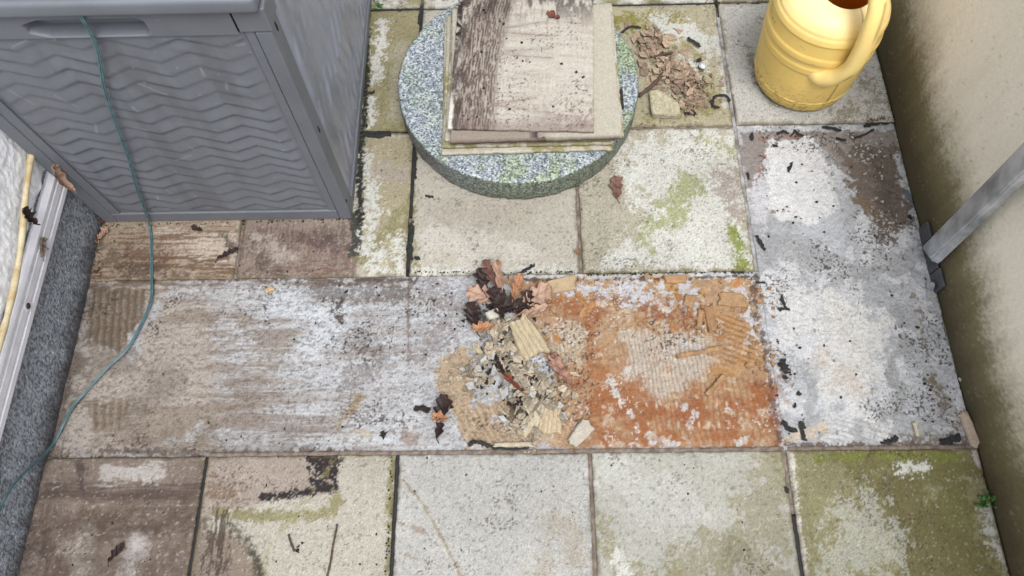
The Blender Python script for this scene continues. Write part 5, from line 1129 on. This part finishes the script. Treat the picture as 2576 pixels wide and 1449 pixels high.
# black rubber crumbs and strips
def strip(pts, w, label, z=-.003, h=.004, name='rubber_strip', cat='rubber strip', group=None, mat=None):
    P_ = smooth_path([Vector((*W(*p), z)) for p in pts], 5) if len(pts) > 1 else [Vector((*W(*pts[0]), z))]
    bm = bmesh.new(); n = len(P_); tube_bm(bm, P_, [w / 2 * (1 - .35 * abs(2 * k / (n - 1) - 1) ** 4) * (1 + .16 * math.sin(k * 2.1 + pts[0][0])) for k in range(n)], 5, (1, .34)); jr = random.Random(int(pts[0][0] * 7 + pts[0][1]))
    for v in bm.verts: v.co += Vector((jr.gauss(0, 1), jr.gauss(0, 1), .25 * jr.gauss(0, 1))) * w * .18
    setp(bm_obj(name, bm, mat or M_rubber, None, False), label, cat, group)
g_ = 'black rubber joint scraps on the right mortar bed'
strip([(1893, 332), (1892, 352)], .009, 'short upright black rubber scrap at the top left of the right bed')
strip([(1955, 336), (1972, 328), (1986, 334)], .007, 'bent black rubber scrap below the can tile joint, left one')
strip([(1998, 325), (2012, 336), (2022, 340)], .007, 'angled black rubber scrap beside the bent one')
strip([(1990, 341), (2001, 329)], .004, 'thin black rubber sliver touching the angled scrap')
strip([(2070, 317), (2100, 322), (2118, 328)], .009, 'black rubber scrap along the can tile edge')
strip([(2150, 345), (2180, 335), (2200, 322)], .006, 'long thin black rubber scrap right under the can tile')
strip([(2105, 345), (2130, 352)], .009, 'ragged black rubber scrap on the brown gravelly patch')
strip([(2175, 316), (2215, 308), (2256, 304)], .010, 'black rubber lump in the corner by the wall')
strip([(1945, 364), (1958, 366)], .007, 'small black rubber crumb at the upper edge of the white patch')
strip([(1984, 431), (1994, 406)], .008, 'upright black rubber scrap on the white patch')
strip([(1882, 432), (1885, 450)], .007, 'black rubber crumb beside the left joint of the right bed')
strip([(1904, 590), (1914, 610), (1925, 628)], .009, 'long black rubber scrap next to the flaking tile corner')
strip([(2227, 486), (2232, 494)], .008, 'dark crumb on the grey crust by the wall', name='rubber_crumb', cat='rubber crumb') if False else None
strip([(2288, 548), (2292, 540)], .009, 'black crumb near the wall edge of the right bed')
strip([(1968, 742), (1972, 760), (1978, 775)], .007, 'forked black rubber scrap on the upper left of the white mortar')
strip([(1960, 778), (1975, 775), (1988, 777)], .007, 'black rubber foot of the forked scrap')
strip([(1902, 708), (1925, 710)], .006, 'thin black rubber scrap at the corner of rust and right bed')
strip([(1960, 915), (1975, 922), (1978, 935)], .016, 'largest black rubber clump beside the rust edge')
strip([(1966, 905), (1976, 910)], .010, 'black rubber crumb on top of the large clump')
strip([(1972, 950), (1984, 948)], .009, 'black crumb just below the large clump')
strip([(2008, 986), (2014, 992)], .009, 'black crumb standing alone on the pale bed right of the rust')
strip([(1998, 1018), (2005, 1020)], .010, 'black crumb above the bottom left corner of the right bed')
strip([(1972, 1060), (1985, 1078), (2005, 1082)], .011, 'left arm of the black rubber scrap by the lower joint')
strip([(2018, 1062), (2020, 1085), (2026, 1108)], .010, 'long upright black rubber scrap by the lower left corner')
strip([(2220, 1114), (2245, 1108), (2258, 1098)], .010, 'black rubber scrap at the lower joint of the right bed')
strip([(2370, 1112), (2400, 1105), (2418, 1098)], .014, 'black rubber clump in the lower right corner')
strip([(1182, 1122), (1190, 1112), (1215, 1116), (1240, 1126)], .008, 'curved black rubber scrap on the lower joint below the flakes', z=.002)
strip([(1240, 1128), (1290, 1130), (1330, 1128)], .005, 'thin black rubber scrap lying along the lower joint', z=.002)
strip([(1310, 688), (1325, 680), (1345, 668)], .008, 'slanting black rubber scrap on the upper joint by the leaves', z=.004)
strip([(1183, 735), (1190, 720)], .007, 'pointed black scrap left of the leaf heap')
strip([(1058, 652), (1045, 650)], .009, 'black rubber scrap stuck beside the joint of the beige tile', z=.004)
strip([(1042, 1026), (1065, 1028), (1080, 1032)], .012, 'dark clump left of the dark oak leaf', mat=M_dirt)
strip([(960, 1088), (968, 1092)], .014, 'round black crumb on the streaked bed', mat=M_dirt)
strip([(1975, 1225), (1980, 1240)], .006, 'black rubber scrap on the grey tile near the olive one', z=.003)
strip([(1070, 495), (1090, 497)], .007, 'folded dark scrap on the beige tile left of the granite slab', z=.003)
strip([(1562, 85), (1585, 70), (1612, 72)], .007, 'black rubber strip reaching from the granite slab to the chip heap', z=.004)
strip([(1727, 100), (1745, 110), (1760, 122)], .008, 'black rubber scrap in the upper right of the chip heap', z=.008)
strip([(1790, 262), (1800, 245), (1825, 243), (1835, 258)], .007, 'hooked black rubber strip right of the chip heap', z=.004)
strip([(1788, 255), (1795, 270), (1808, 272)], .009, 'black rubber clump left of the hooked strip', z=.004)
strip([(1722, 288), (1738, 285), (1750, 292)], .013, 'black lump at the lower edge of the chip heap', z=.004)
strip([(1755, 160), (1760, 150)], .012, 'black lump behind the white paper scrap', z=.005)
strip([(915, 240), (935, 235), (942, 232)], .008, 'black scrap at the tile edge beside the storage box', z=.003)
strip([(1034, 560), (1036, 590), (1031, 620), (1036, 652)], .013, 'ragged black rubber lump swelling out of the joint beside the beige tile', z=.001)
strip([(1046, 385), (1042, 420), (1044, 450)], .010, 'black ragged rubber in the joint just below the granite slab', z=.001)
strip([(1060, 15), (1058, 40), (1054, 60)], .010, 'black ragged rubber in the joint above the granite slab', z=.001)
strip([(912, 336), (945, 340), (985, 338)], .013, 'black damp rubber lump in the joint next to the storage box', z=.001)
# crumbs, many alike
r = random.Random(9); cm = [shard_mesh('rubber_crumb', .006, .004, 300 + k, M_rubber, r.choice((1, 1.3))) for k in range(6)]
def area_spots(n, polys, r, z, s0, s1, tz=.3):
    out = []
    while len(out) < n:
        q = r.choice(polys); px = r.uniform(q[0], q[2]); py = r.uniform(q[1], q[3]); x, y = W(px, py); out.append((x, y, z, r.uniform(0, 6.28), r.gauss(0, tz), r.gauss(0, tz), r.uniform(s0, s1)))
    return out
scatter('rubber_crumb', 'tiny black crumb on the bare right mortar bed', 'crumb', 'tiny black crumbs on the right mortar bed', cm, area_spots(75, [(1890, 340, 2230, 600), (1950, 850, 2050, 1100), (2320, 900, 2420, 1100), (1950, 700, 2300, 1000), (2290, 620, 2400, 1000)], r, -.004, .4, 1.1))
wm = [shard_mesh('white_crumb', .008, .004, 320 + k, M_flakegrey, r.choice((1, 1.3))) for k in range(6)]
scatter('white_crumb', 'small white mortar crumb on the right bed', 'crumb', 'white mortar crumbs on the right mortar bed', wm, area_spots(130, [(2080, 330, 2240, 460), (2080, 330, 2240, 600), (1950, 600, 2300, 800), (2300, 850, 2420, 1100), (2000, 800, 2300, 1100)], r, -.004, .35, 1.2))
scatter('dark_speck', 'tiny dark speck of dirt on the streaked mortar bed', 'speck', 'dark specks on the streaked bed', dk, area_spots(70, [(400, 700, 1000, 1120), (780, 710, 1030, 900), (1030, 700, 1180, 900)], r, -.005, .25, .7))
scatter('tile_speck', 'tiny black crumb on a floor tile', 'speck', 'black crumbs on the floor tiles', cm, area_spots(60, [(1010, 1150, 1480, 1449), (1490, 1150, 1950, 1449), (600, 1150, 980, 1449), (240, 575, 880, 690), (1050, 480, 1900, 680), (150, 1160, 500, 1449)], r, .0015, .3, .8))
scatter('stack_crumb', 'tiny black crumb on the topmost lifted tile', 'speck', 'black crumbs on the topmost lifted tile', cm, [(.683 + r.uniform(-.15, .15), .9 + r.uniform(-.17, .17), .1425, r.uniform(0, 6), 0, 0, r.uniform(.4, 1.2)) for _ in range(26)])
scatter('rust_crumb', 'small ochre crumb on the rust stained bed', 'crumb', 'ochre crumbs on the rust stained bed', [shard_mesh('rust_crumb', .010, .004, 340 + k, M_sliver) for k in range(6)], area_spots(130, [(1480, 700, 1900, 830), (1700, 740, 1900, 850), (1370, 700, 1500, 800), (1880, 700, 1950, 1000)], r, -.005, .4, 1.5))
rp = [shard_mesh('crust_plate', .026, .0022, 380 + k, M_crust, r.choice((1, 1.3, 1.7))) for k in range(8)]
scatter('crust_plate', 'ochre crust plate loosening from the rust stained bed', 'crust plate', 'ochre crust plates on the rust stained bed', rp, area_spots(16, [(1640, 705, 1900, 850), (1760, 730, 1900, 900), (1370, 705, 1480, 800), (1340, 830, 1420, 930)], r, -.0055, .5, 1.3, .08))
# white scrap
bm = bmesh.new(); bmesh.ops.create_icosphere(bm, subdivisions=3, radius=.008)
for v in bm.verts: v.co *= 1 + .5 * (math.sin(v.co.x * 900) * math.cos(v.co.y * 700)); v.co.z *= .4
o = bm_obj('paper_scrap', bm, M_white, None, True); o.location = (*W(1763, 174), .012); setp(o, 'crumpled white scrap on the right of the chip heap', 'scrap')
# twigs
def twig(pts, rad, label, z, name='twig'):
    P_ = smooth_path([Vector((*W(*p), z + (.002 if k % 2 else 0))) for k, p in enumerate(pts)], 6); bm = bmesh.new(); n = len(P_)
    tube_bm(bm, P_, [rad * (1 + .25 * math.sin(k * 1.9)) for k in range(n)], 8); setp(bm_obj(name, bm, M_twig, None, True), label, 'twig')
twig([(849, 1320), (845, 1345), (838, 1375), (834, 1410), (824, 1449)], .0022, 'long thin brown twig on the tile with the ring stain', .003)
twig([(727, 1345), (733, 1365), (742, 1388)], .0022, 'short brown twig with buds left of the long twig', .003)
twig([(1606, 247), (1640, 222), (1668, 190)], .005, 'dark thick twig lying from the granite slab into the chip heap', .010)
twig([(1645, 150), (1665, 145), (1690, 140)], .003, 'greyish twig across the upper chip heap', .012) 
# bud crumbs beside the short twig
scatter('twig_bud', 'reddish bud scale beside the short twig', 'bud', 'bud scales beside the short twig', [shard_mesh('twig_bud', .007, .003, 360 + k, ML['red']) for k in range(3)], area_spots(7, [(740, 1365, 762, 1390)], r, .003, .4, .9))

# black joint strips still in place (seen between the tiles)
def joint(a, b, label, w=.0082, z=-.0035, mat=None, brk=0):
    x0, y0 = a; x1, y1 = b; L = math.hypot(x1 - x0, y1 - y0); n = max(4, int(L / .006)); bm = bmesh.new(); rr = random.Random(int(L * 1e4)); rings = []
    dx, dy = (x1 - x0) / L, (y1 - y0) / L
    for k in range(n + 1):
        t = k / n * L; hw = w / 2 * (1 + rr.uniform(-.12, .12)); zz = z + rr.uniform(-.0006, .0006); px, py = x0 + dx * t, y0 + dy * t
        rings.append([bm.verts.new((px - dy * s * hw, py + dx * s * hw, q)) for s, q in ((-1, -.0105), (-1, zz - .001), (-.4, zz), (.4, zz), (1, zz - .001), (1, -.0105))])
    for r0, r1 in zip(rings[:-1], rings[1:]):
        for k in range(5): bm.faces.new((r0[k], r1[k], r1[k + 1], r0[k + 1]))
    bm.faces.new(rings[0]); bm.faces.new(rings[-1][::-1]); bmesh.ops.recalc_face_normals(bm, faces=bm.faces)
    setp(bm_obj('joint_strip', bm, mat or M_rubber), label, 'joint strip')
joint((P, -.40), (P, -.004), 'full length black rubber joint beside the clean pale bottom tile')
joint((0, -.40), (0, -.004), 'dark rubber joint right of the smeared bottom left tile', z=-.0045)
joint((3 * P, -.40), (3 * P, -.135), 'black rubber joint left of the olive tile, lower half', z=-.002)
joint((P, P + .02), (P, P + .115), 'black rubber joint between the mossy and the beige tile, lower piece', z=-.001)
joint((P, P + .16), (P, 2 * P - .03), 'black rubber joint between the mossy and the beige tile, upper piece', z=-.002)
joint((.27, 2 * P), (.34, 2 * P), 'short black rubber joint by the storage box', z=.0005)
joint((.27, 3 * P), (P - .004, 3 * P), 'black rubber joint across the mossy tiles at the top', z=-.001)
joint((P, 2.72 * P), (P, 3 * P - .004), 'black rubber joint above the granite slab at the top left', z=-.001)
joint((2.2 * P, 3 * P), (3 * P - .004, 3 * P), 'dark joint along the top of the chip tile', z=-.003)
joint((2.1 * P, 2 * P), (2.32 * P, 2 * P), 'black rubber joint at the right foot of the granite slab', z=.0005)
M_grey = plain_mat('old_joint_mortar', (150, 136, 124), .9, .3, 60, .5, 250, c2=(104, 90, 82))
M_pale = plain_mat('pale_joint_mortar', (190, 190, 192), .9, .3, 40, .5, 250, c2=(128, 118, 112))
joint((2 * P, -.40), (2 * P, -.004), 'grey brown mortar joint left of the greyish bottom tile', mat=M_grey, z=-.003)
joint((3 * P, -.13), (3 * P, -.004), 'pale mortar joint left of the olive tile, upper half', mat=M_grey, z=-.002)
joint((2 * P, P + .004), (2 * P, 2 * P - .004), 'narrow mortar joint left of the flaking white tile', mat=M_grey, z=-.003)
joint((3 * P, P + .004), (3 * P, 3 * P - .05), 'long pale mortar joint left of the right bed and can tile', mat=M_pale, z=-.0015)
joint((2.35 * P, 2 * P), (3 * P - .004, 2 * P), 'mortar joint along the near side of the chip tile', mat=M_grey, z=-.003)
joint((0, P + .004), (0, 1.38 * P), 'thin mortar joint between the two brown tiles', mat=M_grey, z=-.003)
joint((.005, 0), (3 * P, 0), 'long mortar joint between bare bed and bottom row', mat=M_grey, z=-.0015, w=.0085)
joint((3 * P + .01, 0), (1.60, 0), 'pale mortar joint above the olive tile', mat=M_grey, z=-.0015, w=.0085)

# ------------------------------------------------------------------ plants
M_leaf = plain_mat('weed_green', (70, 120, 50), .5, .3, 80, .2, 200)
def weed(cx, cy, z0, n, size, label, seed):
    rr = random.Random(seed); root = empty('weed', (cx, cy, z0)); setp(root, label, 'plant'); bm = bmesh.new(); bs = bmesh.new()
    for k in range(n):
        a = rr.uniform(0, 6.28); l = rr.uniform(.4, 1) * size; h = rr.uniform(.3, 1) * size * .8; tip = Vector((math.cos(a) * l, math.sin(a) * l, h))
        tube_bm(bs, smooth_path([Vector((0, 0, 0)), tip * .5 + Vector((0, 0, .003)), tip], 3), .0005, 5)
        for q in range(rr.randint(2, 4)):
            t = rr.uniform(.5, 1); c = tip * t; s = rr.uniform(.0025, .0055); M_ = Matrix.Translation(c) @ Euler((rr.uniform(-.6, .6), rr.uniform(-.6, .6), rr.uniform(0, 6))).to_matrix().to_4x4() @ Matrix.Diagonal((1, .8, .12, 1))
            bmesh.ops.create_uvsphere(bm, u_segments=8, v_segments=5, radius=s, matrix=M_)
    bm_obj('foliage', bm, M_leaf, root, True); bm_obj('stem', bs, M_leaf, root, True)
weed(1.603, -.118, -.004, 16, .030, 'small round leaved green weed growing at the foot of the right wall', 1)
weed(.278, 1.222, -.004, 12, .022, 'sprig of green moss and grass in the top joint beside the box', 2)
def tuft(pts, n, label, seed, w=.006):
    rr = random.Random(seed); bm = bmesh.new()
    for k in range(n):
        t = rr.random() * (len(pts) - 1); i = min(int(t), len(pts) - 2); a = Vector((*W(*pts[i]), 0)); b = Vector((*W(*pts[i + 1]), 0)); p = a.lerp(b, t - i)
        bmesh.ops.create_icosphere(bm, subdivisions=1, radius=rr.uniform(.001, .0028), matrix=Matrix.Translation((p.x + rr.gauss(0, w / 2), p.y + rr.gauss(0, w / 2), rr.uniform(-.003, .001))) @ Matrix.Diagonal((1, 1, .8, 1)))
    setp(bm_obj('moss_or_shade_patch', bm, M_moss, None, True), label, 'moss', kind='stuff')
tuft([(1800, 2), (1812, 14)], 90, 'dark green moss in the joint corner left of the watering can', 1)
tuft([(925, 10), (921, 150), (915, 330)], 260, 'dark moss line along the ground beside the storage box', 2, .007)
tuft([(1045, 684), (1250, 686), (1455, 684)], 110, 'moss specks along the lower edge of the beige tile', 3, .003)
tuft([(1470, 690), (1890, 684)], 90, 'moss specks along the lower edge of the flaking tile', 4, .003)
tuft([(985, 1150), (978, 1300), (970, 1449)], 60, 'green moss on the tile edge along the black bottom joint', 5, .003)
tuft([(262, 567), (560, 562), (880, 551)], 300, 'dark dirt grains deepening the contact shade along the foot of the storage box', 7, .004)  # dark grains added to deepen contact shade where the box meets the floor
tuft([(1912, 225), (1935, 258), (1975, 283), (2030, 293), (2090, 278), (2128, 240)], 150, 'dark dirt ring deepening the contact shade round the base of the watering can', 8, .003)  # ring of dark grains adds contact shade under the can's edge
tuft([(235, 590), (228, 690)], 120, 'dark moss and dirt against the plinth', 6, .008)
